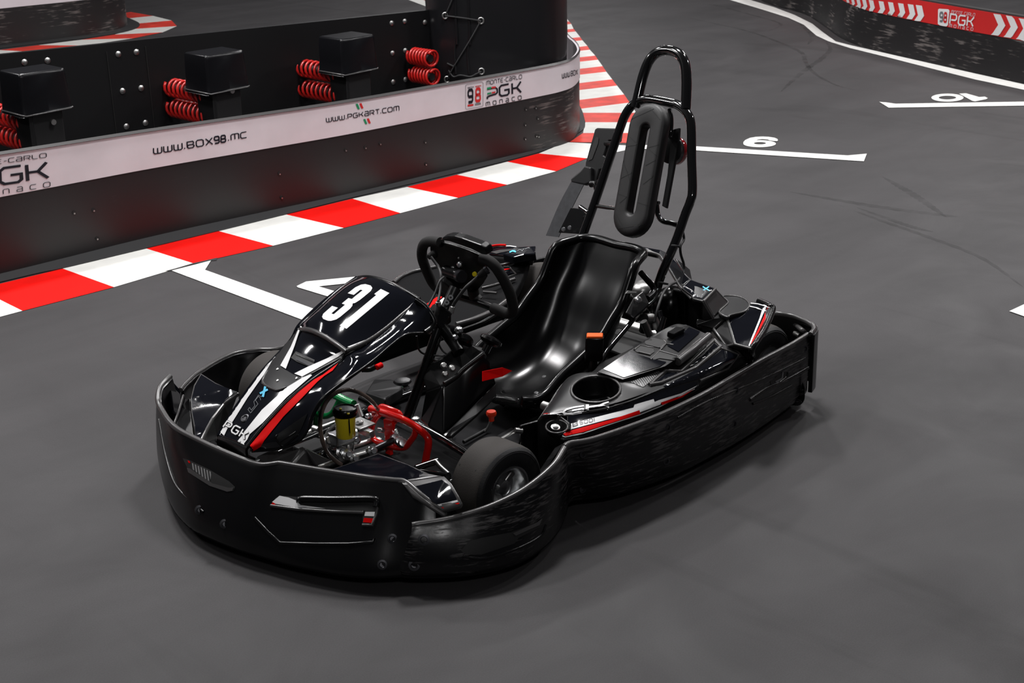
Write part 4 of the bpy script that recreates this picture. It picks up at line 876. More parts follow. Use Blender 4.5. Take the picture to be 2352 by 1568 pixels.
dn('saddle_plate', [Z4([(985, 20), (1040, 80), (860, 400), (670, 700), (690, 745), (900, 870), (1050, 930), (780, 1095), (640, 1145), (540, 1130), (370, 1030), (350, 950), (420, 800), (600, 480), (860, 120)])], M['satin'], .0025)
dn('saddle_plate', [Z4([(1830, 400), (2230, 245), (2215, 330), (1700, 600), (1240, 850), (1060, 925), (1330, 775), (1700, 565), (1820, 470)])], M['satin'], .0025, key=('snout', 'num', 'flank'))
dn('white_bar', [Z4([(1000, 55), (1025, 75), (930, 360), (770, 775), (670, 715), (860, 380)])], M['white'], .004)
dn('white_bar', [Z4([(1790, 440), (1815, 470), (1700, 560), (1330, 770), (1060, 915), (920, 860), (940, 850), (1180, 730), (1500, 590)])], M['white'], .004)
dn('white_bar', [Z4([(1870, 385), (2220, 248), (2215, 265), (2100, 330), (1920, 400)])], M['white'], .005, key=('num', 'snout'))
dn('vent', [Z4([(860, 570), (950, 455), (1285, 610), (1270, 680), (1190, 735), (960, 640), (900, 600)])], M['hole'], .003)
dn('vent_slat', [Z4([(945, 560), (1000, 580), (1240, 690), (1185, 728), (950, 615)])], M['darkmetal'], .005); dn('vent_slat', [Z4([(950, 490), (1280, 640), (1270, 665), (950, 520)])], M['shell'], .005)
ridge('saddle_lip', 'snout', Z4([(560, 520), (440, 800), (350, 960), (380, 1050), (560, 1138), (650, 1140), (780, 1092)]), .004, M['trim'], snp, .001)
dn('white_stripe', [[(630, 815), (631, 820), (608, 860)]+Z5([(700, 430), (430, 860), (350, 960), (280, 1105), (215, 1040), (290, 920), (400, 720), (600, 420), (905, 0)])], M['white'], .002)
dn('white_stripe', [[(712, 860), (717, 862)]+Z5([(1850, 30), (1400, 420), (980, 870), (740, 1080), (700, 1170), (620, 1270), (560, 1275), (495, 1235), (600, 1110), (640, 1040), (960, 640), (1400, 240), (1650, 60)])], M['white'], .002)
dn('red_flash', [[(778, 835), (765, 852)]+Z5([(2090, 30), (1960, 140), (1700, 410), (1350, 760), (1000, 1190), (930, 1290), (790, 1370), (755, 1350), (750, 1280), (900, 1100), (1200, 720), (1600, 340), (1900, 100), (2060, 10)])], M['redm'], .0025, key=('flank', 'snout'))
dn('flank_recess', [Z5([(1210, 1160), (1230, 1080), (1780, 700), (1700, 900), (1640, 1030), (1420, 1250), (1300, 1280)])], M['satin'], .002, key='flank')
ridge('recess_lip', 'flank', Z5([(1240, 1080), (1205, 1150), (1310, 1275), (1400, 1250), (1600, 1080)]), .0035, M['shell'], snp)
ridge('recess_lip', 'flank', Z5([(1285, 1220), (1420, 1130), (1570, 1030)]), .003, M['shell'], snp)
dn('lettering', ribbon(Z5([(745, 600), (715, 640), (762, 702), (895, 540), (850, 470), (905, 400), (930, 425), (945, 470)]), .9)+ribbon(Z5([(745, 600), (775, 650), (840, 570), (820, 500), (905, 380), (960, 412)]), .9), M['inkgrey'], .003)
dn('cyan_letter', ribbon(Z5([(1025, 225), (982, 412)]), 5)+ribbon(Z5([(930, 350), (1070, 278)]), 4.5), M['cyan'], .003)
for wd, m_, of in ((.30, 'ink', .003), (.18, 'white', .0045)):
    dn('lettering', text_px('PGK', wd, Z5([(275, 955), (660, 1180), (735, 1050), (350, 850)]), .2), M[m_], of)
p = onsurf('snout', *Z5([(655, 790)])[0], 0)
if p is not None: lathe('fixing_screw', p, Vector((.5, .1, .85)), [(.013, -.002), (.013, .003), (.009, .004), (.006, .001), (0, .001)], M['darkmetal'], snp, 20)
for a in Z4([(620, 780), (620, 985), (960, 945)]):
    p = onsurf('snout', *a, .003)
    if p is not None: lathe('rivet', p, Vector((.5, .1, .85)), [(.004, -.001), (.0035, .002), (0, .003)], M['steel'], snp, 10)
Z3 = lambda pts: zoomed(730, 640, 13.07, pts)
three = Z3([(905, 445), (1130, 270), (1300, 190), (1430, 172), (1590, 215), (1640, 290), (1580, 390), (1260, 650), (1120, 735), (1050, 750), (1040, 820), (980, 900), (680, 1150), (560, 1230), (400, 1275), (310, 1270), (170, 1215), (135, 1150), (170, 1060), (435, 825), (610, 880), (415, 1050), (485, 1075), (825, 790), (725, 755), (925, 590), (1030, 620), (1355, 355), (1280, 338), (1085, 495)])
one = Z3([(1895, 318), (2150, 440), (865, 1510), (665, 1410), (1755, 500), (1695, 468)])
decal('race_number', 'num', [three], M['white'], scr, off=.0015, cell=8, label='white digit 3')
decal('race_number', 'num', [one], M['white'], scr, off=.0015, cell=8, label='white digit 1')
# deflector blocks either side of the snout
bB = [Z(*a) for a in ZA([(640, 682, .235), (700, 640, .245), (832, 575, .255), (850, 590, .25), (905, 682, .225), (880, 690, .20), (760, 690, .21), (690, 690, .215)])]
poly3('deflector_block', bB, M['trim'], K, thick=.05, bev=.010, seg=3)
fA = [Z(*a) for a in ZG([(500, 395, .27), (640, 485, .27), (760, 540, .275), (862, 580, .28), (720, 690, .25), (620, 820, .235), (545, 950, .225), (495, 1045, .215), (440, 1005, .21), (432, 900, .225), (405, 760, .235), (400, 640, .25), (430, 510, .26)])]
wg = poly3('wing_top', fA, M['trim'], K, thick=.012, bev=.004, key='wingF')
decal('sticker', 'wingF', [ZG([(505, 415), (640, 500), (850, 580), (712, 680), (600, 820), (530, 950), (488, 1030), (450, 990), (445, 900), (418, 760), (415, 640), (445, 520)])], M['gloss'], wg, off=.0012)
fB = [Z(*a) for a in ZG([(862, 582, .278), (722, 692, .248), (622, 822, .233), (548, 952, .223), (500, 1045, .213), (560, 1078, .18), (650, 1020, .17), (770, 830, .17), (735, 700, .18), (860, 600, .20)])]
poly3('wing_slope', fB[:1]+fB[1:9], M['satin'], wg, thick=.012, bev=.005, seg=3)
poly3('grille_plate', [Z(*a) for a in ZG([(620, 1020, .16), (720, 1105, .16), (760, 1130, .16), (800, 1000, .16), (700, 960, .16)])], M['ribs'], K, thick=.006, bev=.001)
ww = [Z(*a) for a in ZG([(395, 640, .245), (330, 640, .22), (300, 720, .21), (255, 880, .20), (310, 960, .195), (430, 1000, .20), (400, 760, .225)])]
poly3('inner_wing_wall', ww, M['shell'], K, thick=.008, bev=.002)
tube('inner_edge', [Z(*a) for a in ZG([(335, 610, .23), (290, 760, .215), (240, 900, .20)])], .004, M['trim'], K)
# ---- seat
cs = [(.055, .505), (.075, .47), (.115, .40), (.16, .33), (.205, .255), (.26, .18), (.34, .12), (.44, .09), (.54, .09), (.62, .12), (.675, .155)]
rims = [(.10, .500), (.165, .487), (.20, .435), (.235, .375), (.29, .33), (.345, .285), (.43, .25), (.525, .213), (.60, .178), (.655, .172), (.69, .180)]
hw = [.150, .175, .18, .182, .185, .188, .19, .19, .186, .165, .14]
SY = .085; rows = []; NA = 17
for (cx, cz), (rx, rz), h_, SY in zip(cs, rims, hw, [.085]*8+[.095, .115, .13]):
    row = []
    for i in range(NA):
        t = -1+2*i/(NA-1); a = abs(t); w_ = max(0, (a-.30)/.70)**2.0; yy = SY+h_*(math.sin(t*math.pi/2*.93)/math.sin(math.pi/2*.93))
        b_ = -.012*math.exp(-(t/.22)**2)+.006
        row.append(Vector((cx+(rx-cx)*w_, yy, cz+(rz-cz)*w_+b_*(1 if cz < .4 else .3))))
    rows.append(row)
NU = 50; NVs = 60
seat = sheet('seat', rows, M['seat'], K, nu=NU, nv=NVs, thick=.006, bev=.002, key='seat', face=False, seg=3)
ring = [r[-1] for r in rows]+[rows[-1][i] for i in range(NA-2, -1, -1)]+[r[0] for r in rows[-2::-1]]+[rows[0][i] for i in range(1, NA-1)]
tube('seat_rim', catmull([p for k, p in enumerate(ring)], 150, True), .0155, M['seat'], seat, seg=14, closed=True, sm=False)
for a in ((1257, 622), (1250, 868), (1232, 905)):
    p = onsurf('seat', a[0], a[1], 0)
    if p is not None:
        n = (CAM-p).normalized(); lathe('seat_bolt', p, n, [(.010, 0), (.009, .004), (.005, .006), (0, .006)], M['chrome'], seat, 14)
# red tab at the seat's front lip
rt = [Z(*a) for a in ZE([(608, 965, .36), (740, 940, .345), (805, 962, .31), (740, 1000, .32), (608, 1032, .335)])]
poly3('pull_tab', rt, M['redm'], K, thick=.004, bev=.001, label='red cloth pull tab on the seat front')
bar('seat_strut', [Z(1150, 900, .10), Z(1160, 915, .08), Z(1150, 930, .06)], .012, 'shell')
poly3('seat_bracket', [Z(1140, 892, .09), Z(1165, 905, .08), Z(1172, 920, .07), Z(1150, 918, .07), Z(1138, 905, .08)], M['steel'], K, thick=.004)
# ---- roll hoop and head rest
HN = Vector((1, 0, .42)); HD = .20
hp = lambda a, d=0.0: PL(a[0], a[1], HN, HD+d)
hoop = tube('roll_hoop', [hp(a) for a in ZD([(725, 470), (740, 415), (775, 270), (812, 175), (862, 118), (930, 100), (1003, 122), (1043, 185), (1055, 300), (1050, 480)])], .0175, M['paintblk'], K, seg=16, n=90)
hl = [(a[0], a[1]) for a in ZD([(385, 1300), (470, 1065), (560, 800), (628, 600), (662, 515), (705, 455), (760, 424), (820, 415), (940, 436), (1005, 455), (1062, 510), (1085, 590), (1088, 800), (1093, 1000), (1080, 1070), (1045, 1160), (985, 1330)])] + [(1521, 626), (1508, 665)]
tube('seat_hoop', [hp(a) for a in hl], .0155, M['paintblk'], hoop, seg=16, n=140)
lg = [hp((1508, 665)), Y(1500, 690, .30), Y(1470, 715, .33), Y(1440, 752, .345), Y(1400, 800, .36), Y(1376, 840, .37)]
tube('belt_stay', lg, .008, M['paintblk'], hoop, seg=12)
tube('stay', [hp((1508, 665)), Y(1490, 700, .28), Y(1478, 760, .25)], .0155, M['paintblk'], hoop, seg=14)
tube('stay', [Y(1525, 730, .34), Y(1513, 770, .36)], .010, M['paintblk'], hoop); tube('stay', [Y(1478, 738, .33), Y(1492, 770, .34)], .012, M['steel'], hoop)
for L_, r_ in ((ZD([(478, 1100), (560, 1112), (640, 1125)]), .007), (ZD([(750, 1060), (880, 1080)]), .006), (ZD([(370, 1105), (420, 1140)]), .008)):
    tube('cross_bar', [hp(a) for a in L_], r_, M['paintblk'], hoop, seg=10, sm=False)
tube('lamp_bar', [hp(a, -.03) for a in ZD([(862, 1085), (872, 1160), (905, 1198), (960, 1212), (1000, 1225)])], .009, M['paintblk'], hoop, seg=10)
tube('lamp_bar', [hp(a, -.02) for a in ZD([(945, 478), (958, 540), (955, 620), (938, 660)])], .007, M['paintblk'], hoop, seg=10)
pl_ = [hp(a, -.03) for a in ZD([(960, 610), (1008, 595), (1003, 690), (980, 830), (925, 1115), (895, 1100), (930, 900)])]
poly3('lamp_plate', pl_, M['satin'], hoop, thick=.012, bev=.003)
tl = lathe('lamp_housing', hp(ZD([(975, 745)])[0], -.06), Vector((1, .1, .3)), [(0, 0), (.046, 0), (.046, .022), (.040, .026), (0, .026)], M['satin'], hoop, 28)
tl = lathe('rear_lamp', hp(ZD([(980, 745)])[0], -.065), Vector((-1, .1, -.1)), [(0, -.004), (.047, -.004), (.049, .006), (.044, .018), (0, .024)], M['lens'], hoop, 28, 'round red rear lamp')
# head pad: long slotted foam pad
ax_y = Vector((0, 1, 0)); ax_u = Vector((-.42, 0, 1)).normalized(); ax_n = HN.normalized()
hd = .055
A = PL(1494, 291, HN, HD+hd); B = PL(1458, 494, HN, HD+hd); 
ux = (A-B).normalized(); vx = ax_n.cross(ux).normalized(); Lh = (A-B).length
Ro, Ri = .0765, .018
def stad(r, L0, L1, n=14):
    P = [(L1+r*math.cos(t), r*math.sin(t)) for t in [math.pi/2-math.pi*i/n for i in range(n+1)]]
    P += [(L0-r*math.cos(t), -r*math.sin(t)) for t in [math.pi/2-math.pi*i/n for i in range(n+1)]]
    return P
bm = bmesh.new(); n_ = ax_n
prof = [(Ro-.004, -.012), (Ro, -.008), (Ro, .012), (Ro-.0015, .019), (Ro-.006, .025), (Ro-.012, .0275), (Ro-.020, .028), (Ri+.008, .028), (Ri+.004, .027), (Ri+.001, .024), (Ri, .018), (Ri, -.012)]
R = []
for r_, h_ in prof:
    k_ = max(0, min(1, (Ro-r_)/(Ro-Ri))); L0, L1 = .016*k_, Lh-.016*k_
    R.append([bm.verts.new(B+ux*a+vx*b+n_*h_) for a, b in stad(r_, L0, L1)])
for P1, P2 in zip(R, R[1:]+[R[0]]):
    for k in range(len(P1)): bm.faces.new((P1[k], P1[(k+1) % len(P1)], P2[(k+1) % len(P1)], P2[k]))
bmesh.ops.recalc_face_normals(bm, faces=bm.faces); store_bvh('pad', bm)
pad = link('head_pad', bm, mat('moulded_foam_pad', (.0085, .008, .0085), .5, bump=(700, .15)), K, True, None, 45)
gro = [[(690, 545), (845, 475)], [(820, 470), (885, 545)], [(672, 640), (738, 700)], [(655, 720), (738, 705)], [(645, 810), (700, 960)], [(625, 925), (705, 885)], [(605, 1015), (678, 1045)], [(625, 1080), (672, 1040)], [(600, 1150), (665, 1270)], [(612, 1245), (715, 1230)], [(740, 1230), (785, 1215)], [(745, 1215), (755, 1280)], [(808, 730), (870, 785)], [(805, 725), (880, 705)], [(790, 840), (855, 805)], [(775, 960), (845, 905)], [(740, 1075), (815, 1100)]]
for g in gro: decal('groove', 'pad', ribbon(ZD(g), 1.5), M['hole'], pad, off=.0008, cell=6)
cab = [(a[0], a[1], b) for a, b in zip(ZJ([(1195, 170), (1205, 260), (1165, 340), (1170, 440), (1205, 560), (1200, 660), (1130, 760), (1040, 810), (960, 900), (900, 1060), (850, 1250)]), (.20, .20, .22, .22, .22, .23, .27, .30, .33, .36, .37))]
tube('wiring', [Y(*a) for a in cab], .0045, M['cord'], hoop, seg=8)
for a in ZJ([(1110, 330), (960, 775)]): lathe('cable_tie', hp(a), ux*-1, [(.0165, 0), (.0175, .001), (.0175, .005), (.0165, .006)], M['cord'], hoop, 20)
bk = [Y(*a) for a in ZJ([(500, 1140, .33), (600, 960, .32), (720, 870, .32), (800, 1040, .36), (610, 1210, .36), (570, 1180, .35)])]
poly3('belt_bracket', bk, M['shell'], hoop, thick=.03, bev=.004)
poly3('seat_stay_plate', [Y(*a) for a in ZJ([(640, 900, .30), (500, 910, .28), (530, 870, .28), (650, 890, .30)])], M['steel'], hoop, thick=.006)
lathe('bracket_bolt', Y(*ZJ([(655, 985, .345)])[0]), (.4, 1, .2), [(.012, 0), (.011, .006), (.006, .010), (0, .010)], M['chrome'], hoop, 14)
# ---- seat belt, guide and buckle
gd = [hp(a, -.10) for a in ZD([(465, 605), (480, 597), (605, 600), (612, 610), (600, 678), (555, 680), (522, 775), (548, 790), (520, 862), (492, 868), (470, 940), (430, 960), (400, 900), (405, 820)])]
gm = poly3('belt_guide', gd, M['satin'], K, thick=.035, bev=.006, key='guide', seg=3)
decal('guide_slot', 'guide', [ZD([(470, 665), (482, 655), (492, 665), (488, 700), (450, 800), (425, 810), (425, 790)])], M['hole'], gm, off=.002)
gt = [hp(a, -.08) for a in ZD([(375, 870), (400, 840), (440, 850), (438, 900), (440, 950), (400, 965), (310, 950), (308, 925)])]
poly3('belt_loop', gt, M['satin'], K, thick=.02, bev=.006, seg=3)
wb = [[hp(a, -.07) for a in ZD([(312, 945), (235, 1090), (150, 1290)])], [hp(a, -.07) for a in ZD([(392, 965), (310, 1130), (232, 1300)])]]
sheet('belt_webbing', wb, M['belt'], K, nu=16, nv=4, thick=.003, bev=0, face=False)
tube('anchor_tube', [hp(a, -.08) for a in ZD([(440, 960), (470, 960), (480, 990)])], .012, M['shell'], K)
poly3('anchor_plate', [hp(a, -.06) for a in ZD([(310, 1110), (420, 1120), (440, 1160), (380, 1280), (230, 1270)])], M['shell'], K, thick=.01)
for a in ZD([(265, 1250), (305, 1240)]): lathe('anchor_bolt', hp(a, -.035), (1, .2, .3), [(.008, 0), (.007, .005), (0, .006)], M['chrome'], K, 12)
for a, b in (((1392, 330), (1414, 330)), ((1366, 420), (1384, 415)), ((1340, 500), (1352, 500))):
    tube('guide_arm', [hp(a, -.10), hp(b, 0)], .009, M['shell'], gm, seg=10, sm=False)
bc = Y(1365, 800, .365); yv = ray(1365, 800).normalized(); uy = Vector((.05, .1, 1)).normalized(); ry = Vector((-.62, .72, 0)).normalized(); fy = ry.cross(uy)
bkl = box('belt_buckle', bc+Vector((0, 0, .002)), .056, .034, .082, M['shell'], K, (ry, fy.normalized(), uy), .006)
box('release_button', bc+uy*.043, .050, .028, .010, M['orange'], bkl, (ry, fy.normalized(), uy), .003, 'orange release button')
tube('buckle_stalk', [bc-uy*.04, bc-uy*.08, bc-uy*.12+Vector((-.03, 0, 0))], .013, M['shell'], bkl)
# ---- steering wheel and column
SN = Vector((.944, 0, -.33)); SD = SN.dot(Vector((.72, .06, .55)))
sp = lambda a, d=0.0: PL(a[0], a[1], SN, SD+d)
SW = lambda L, d=0.0: [sp(a, d) for a in ZI(L)]
stw = tube('steering_wheel', SW([(430, 222), (300, 205), (215, 235), (178, 320), (178, 420), (205, 520), (255, 640), (320, 770), (390, 850), (470, 900), (580, 935)]), .0165, M['foam'], K, seg=16, n=90)
tube('wheel_grip', SW([(1005, 440), (1090, 468), (1180, 540), (1265, 660), (1330, 780), (1385, 900), (1420, 1010), (1435, 1110), (1425, 1180), (1360, 1205), (1250, 1165), (1160, 1130)]), .0165, M['foam'], stw, seg=16, n=90)
tube('lower_bar', SW([(440, 862), (560, 935), (700, 975), (880, 1030), (1050, 1085), (1180, 1140), (1300, 1180)]), .012, M['shell'], stw, seg=12, n=60)
pp = SW([(290, 215), (420, 205), (700, 265), (900, 340), (1040, 410), (1060, 560), (1070, 700), (1010, 800), (920, 905), (820, 870), (640, 860), (560, 810), (500, 700), (430, 560), (330, 430), (290, 330)], -.012)
poly3('wheel_plate', pp, M['hole'], stw, thick=.006, bev=.001)
tube('plate_edge', SW([(310, 222), (420, 225), (600, 260), (780, 320), (920, 375), (1010, 420)], -.006), .0045, M['shell'], stw, seg=8)
hdp = [sp(a, .03) for a in ZI([(412, 195), (455, 160), (530, 138), (620, 140), (720, 168), (850, 212), (980, 262), (1050, 300), (1095, 385), (1060, 400), (1000, 392), (860, 320), (700, 262), (560, 215)])]
hd2 = [sp(a, -.02) for a in ZI([(412, 195), (560, 215), (700, 262), (860, 320), (1000, 392)])]
poly3('display_hood', hdp, M['shell'], stw, thick=.028, bev=.006, seg=3)
sk = tube('right_spoke', SW([(880, 860), (900, 960), (960, 1030)], -.01), .018, M['hole'], stw)
hub = cyl('hub', sp(ZI([(640, 690)])[0], -.01), sp(ZI([(640, 690)])[0], -.01)+Vector((.045, .0, -.03)), .035, M['hole'], stw, 20, .004)
cyl('hub_clamp', sp(ZI([(500, 610)])[0], .02), sp(ZI([(700, 680)])[0], .03), .018, M['shell'], stw, 18, .003)
cyl('hub_cap', sp(ZI([(690, 685)])[0], .03), sp(ZI([(735, 690)])[0], .035), .020, M['darkmetal'], stw, 18, .003)
for a, r_, mm in (((612, 575), .008, 'steel'), ((705, 525), .010, 'chrome'), ((690, 435), .003, 'steel')):
    lathe('hub_nut', sp(ZI([a])[0], .01), (.6, .5, .2), [(r_, 0), (r_, .010), (r_*.6, .016), (0, .017)], M[mm], stw, 8)
lathe('yellow_button', sp(ZI([(908, 658)])[0], .0), (.9, .2, .1), [(.008, 0), (.007, .004), (0, .005)], M['yellow'], stw, 16, 'small yellow button')
for a, b in (((345, 385), (265, 420)), ((1075, 600), (960, 690))):
    p, q_ = sp(ZI([a])[0], .02), sp(ZI([b])[0], .045)
    cyl('paddle_knob', q_, p, .010, M['foam'], stw, 16, .004, r2=.012); d_ = (p-q_).normalized(); lathe('collar', p-d_*.006, d_, [(.008, 0), (.0135, .001), (.0135, .009), (.008, .010)], M['darkmetal'], stw, 14)
cYs = lambda L: [Y(*a) for a in L]
col = cyl('steering_column', Y(*ZI([(640, 850, .07)])[0]), Y(940, 955, .06), .013, M['shell'], K, 20)
cyl('column_sleeve', Y(*ZI([(640, 850, .07)])[0]), Y(*ZI([(500, 1160, .07)])[0]), .018, M['satin'], col, 20)
for a in ZI([(575, 980, .10), (520, 1050, .10)]): lathe('column_washer', Y(*a), (.6, .7, .2), [(.0075, 0), (.0075, .004), (.0035, .004), (.0035, 0)], M['chrome'], col, 14)
for a, b, mm in (((400, 1040), (405, 1100), 'steel'), ((600, 1110), (575, 1200), 'steel')):
    p, q_ = Y(*ZI([a])[0], .12), Y(*ZI([b])[0], .12); cyl('cable_fitting', p, q_, .0085, M[mm], col, 8, .001)
tube('cable', cYs([ZI([x])[0]+(y,) for x, y in (((300, 420), .0), ((400, 560), .03), ((440, 680), .06), ((435, 850), .08), ((400, 1040), .12))]), .0045, M['cord'], col, seg=8)
tube('cable', cYs([ZI([x])[0]+(y,) for x, y in (((480, 700), .10), ((420, 760), .11), ((350, 940), .12), ((240, 1140), .13))]), .0035, M['cord'], col, seg=8)
tube('cable', cYs([ZI([x])[0]+(y,) for x, y in (((960, 690), .17), ((880, 760), .16), ((780, 850), .15), ((660, 1010), .13), ((600, 1110), .12), ((560, 1220), .12), ((500, 1330), .11))]), .0055, M['cord'], col, seg=8)
tube('cable', cYs([ZI([x])[0]+(y,) for x, y in (((400, 1100), .12), ((380, 1200), .12), ((370, 1310), .11))]), .007, M['cord'], col, seg=8)
E5 = lambda L: [Y(*a) for a in ZE(L)]
blk = poly3('column_block', E5([(300, 560, .12), (330, 520, .12), (400, 570, .13), (400, 640, .13), (330, 690, .14), (290, 640, .13)]), M['shell'], col, thick=.05, bev=.006)
tube('support_leg', E5([(320, 650, .12), (250, 850, .12), (170, 1080, .11), (90, 1300, .10)]), .014, M['shell'], col, seg=12)
tube('support_leg', E5([(330, 670, .12), (400, 760, .16), (450, 840, .20)]), .018, M['shell'], col, seg=12)
cyl('pivot_tube', *E5([(380, 690, .13), (455, 690, .17)]), .013, M['darkmetal'], col, 16, .002)
for a in ((440, 690, .17), (420, 738, .17), (250, 695, .10), (450, 690, .18)): lathe('pivot_nut', E5([a])[0], (.4, .8, .2), [(.011, 0), (.010, .008), (.005, .013), (0, .013)], M['chrome'], col, 8)
for w0 in ([(165, 730, .1), (180, 820, .1), (230, 855, .1), (300, 860, .12), (380, 862, .15)], [(260, 760, .1), (250, 850, .1), (290, 890, .12), (380, 880, .16)], [(270, 790, .1), (262, 870, .1), (320, 905, .12), (395, 870, .16)], [(300, 760, .12), (340, 830, .13), (400, 870, .16)]):
    tube('loose_wire', E5(w0), .003, M['cord'], col, seg=6)
# centre fairing between the driver's legs
cf = [Y(*a) for a in ZE([(230, 920, .12), (330, 870, .14), (440, 780, .17), (520, 775, .19), (610, 800, .21), (640, 870, .24), (560, 930, .24), (480, 960, .22), (400, 1040, .21), (330, 1070, .20), (225, 1110, .16), (205, 1010, .13)])]
cfo = poly3('centre_fairing_top', cf, M['satin'], K, thick=.02, bev=.008, key='cf', seg=3)
side = [Y(*a) for a in ZE([(340, 1060, .21), (480, 960, .23), (620, 850, .25), (660, 920, .26), (690, 1040, .27), (560, 1180, .28), (430, 1310, .28), (340, 1390, .28)])]
sheet('centre_fairing_side', [[Y(*a) for a in ZE([(340, 1060, .21), (480, 960, .23), (600, 860, .25), (650, 900, .26), (690, 1040, .27)])], [Y(*a) for a in ZE([(340, 1390, .26), (400, 1340, .265), (500, 1240, .27), (600, 1140, .27), (690, 1050, .27)])]], M['seat'], cfo, nu=30, nv=10, thick=.010, bev=.002, linu=True, lin=True, angle=60)
poly3('centre_fairing_front', [Y(*a) for a in ZE([(225, 1100, .16), (340, 1060, .21), (345, 1390, .28), (240, 1330, .24), (190, 1290, .18)])], M['shell'], cfo, thick=.012, bev=.004)
poly3('centre_fairing_brace', [Y(*a) for a in ZE([(430, 1310, .28), (560, 1180, .28), (700, 1040, .28), (700, 1130, .30), (560, 1260, .31), (390, 1400, .31), (350, 1400, .28)])], M['satin'], cfo, thick=.01, bev=.003)
tube('fairing_edge', [Y(*a) for a in ZE([(350, 1050, .22), (430, 1000, .225), (480, 950, .23), (610, 850, .25)])], .008, M['satin'], cfo)
for a in ZE([(405, 950, .21), (400, 945, .2), (345, 930, .19), (355, 985, .2)]): lathe('fairing_bolt', Y(*a), (.4, .6, .5), [(.010, 0), (.010, .006), (.006, .010), (0, .010)], M['steel'], cfo, 10)
kn = lathe('adjust_knob', Y(*ZE([(632, 815, .25)])[0]), Vector((-.55, .1, .8)), [(0, -.01), (.012, -.01), (.012, .012), (.030, .018), (.036, .026), (.034, .034), (.020, .040), (0, .041)], M['shell'], cfo, 28)
cyl('knob_shaft', Y(*ZE([(470, 790, .18)])[0]), Y(*ZE([(490, 740, .17)])[0]), .028, M['shell'], cfo, 22, .006)
for a in ((955, 962, .10), (1028, 1000, .085), (868, 1010, .08)): lathe('plate_bolt', Z(*a), (0, 0, 1), [(.013, -.004), (.012, .004), (.006, .008), (0, .008)], M['steel'], K, 10)
poly3('floor_bracket', [Z(*a) for a in ZE([(335, 1385, .065), (410, 1365, .07), (395, 1420, .062), (350, 1425, .06)])], M['steel'], K, thick=.006, bev=.001)
poly3('side_cheek', [Y(*a) for a in ZE([(860, 1330, .37), (1010, 1290, .38), (1030, 1300, .38), (1040, 1560, .40), (860, 1500, .38), (870, 1440, .37)])], M['shell'], K, thick=.01, bev=.003)
cyl('pod_bolt', *[Y(*a) for a in ZE([(820, 1360, .36), (870, 1365, .37)])], .009, M['steel'], K, 8, .001)
cyl('pod_tube', *[Y(*a) for a in ZE([(1000, 1190, .33), (1060, 1210, .36)])], .014, M['steel'], K, 16, .003)
# heel rest on the far side
hr = [Z(*a) for a in ZF([(545, 155, .12), (620, 40, .10), (790, 40, .10), (880, 100, .12), (870, 125, .12), (720, 215, .14)])]
poly3('heel_rest', hr, M['satin'], K, thick=.035, bev=.008, seg=3)
lathe('heel_pad', Z(*ZF([(880, 75, .16)])[0]), (0, 0, 1), [(0, 0), (.026, .0), (.03, .004), (.026, .010), (0, .012)], M['shell'], K, 24)
cyl('heel_bolt', Z(*ZF([(915, 120, .13)])[0]), Z(*ZF([(905, 95, .15)])[0]), .012, M['chrome'], K, 12, .003)
tube('red_tipped_hose', [Z(*a) for a in ZB([(1100, 780, .2), (1160, 778, .2), (1200, 760, .21)])], .009, M['shell'], K)
cyl('red_cap', *[Z(*a) for a in ZB([(1205, 765, .21), (1245, 745, .212)])], .010, M['redm'], K, 12, .002)
# ---- pedals
PX = 1.035
px_ = lambda L, d=0.0: [X(a[0], a[1], PX+d) for a in ZF(L)]
bp = tube('brake_pedal', px_([(592, 306), (650, 325), (760, 362), (870, 400), (960, 445), (1030, 495), (1080, 535), (1110, 580), (1112, 640), (1098, 720), (1085, 795)]), .0115, M['red'], K, seg=14, n=80, label='glossy red tube brake pedal')
tube('pedal_loop', px_([(680, 350), (640, 395), (610, 450), (598, 520), (620, 580), (680, 615), (770, 640), (850, 660), (910, 650), (950, 600), (985, 550), (1000, 500)], .005), .0098, M['red'], bp, seg=12, n=80)
tube('heel_loop', px_([(688, 345), (680, 305), (695, 288), (740, 300), (800, 325), (845, 345), (862, 375), (860, 395)], -.02), .009, M['red'], bp, seg=12, n=60)
poly3('pedal_arm', px_([(705, 400), (780, 420), (790, 470), (768, 600), (772, 740), (725, 730), (722, 600), (712, 500)], .004), M['red'], bp, thick=.012, bev=.002)
poly3('pedal_gusset', px_([(760, 420), (830, 425), (790, 480), (785, 560), (768, 600)], -.004), M['red'], bp, thick=.008, bev=.002)
bm = bmesh.new(); a, b = px_([(795, 500), (835, 620)], -.03); coil(bm, a, b, .011, 11, .0022); link('return_spring', bm, M['chrome'], bp)
cyl('pushrod', *px_([(660, 495), (710, 500)], .02), .008, M['chrome'], bp, 10, .002)
gp2 = tube('throttle_pedal', [X(a[0], a[1], .99) for a in ZF([(215, 168), (250, 175), (300, 200), (370, 235), (440, 265)])], .013, M['green'], K, seg=12, label='glossy green throttle pedal')
tube('pedal_loop', [X(a[0], a[1], .99) for a in ZF([(108, 345), (150, 370), (200, 372), (250, 345), (285, 290), (310, 240), (330, 215)])], .0105, M['green'], gp2, seg=12)
tube('pedal_leg', [X(a[0], a[1], .99) for a in ZF([(108, 340), (106, 400), (102, 470), (105, 510)])], .0105, M['green'], gp2, seg=12)
poly3('pedal_web', [X(a[0], a[1], .985) for a in ZF([(215, 165), (250, 155), (300, 195), (440, 245), (455, 265), (430, 310), (330, 260), (300, 300), (290, 230)])], M['green'], gp2, thick=.008, bev=.002)
tube('pedal_bar', [X(a[0], a[1], .98) for a in ZF([(130, 330), (160, 250), (190, 200), (220, 180)])], .008, M['green'], gp2)
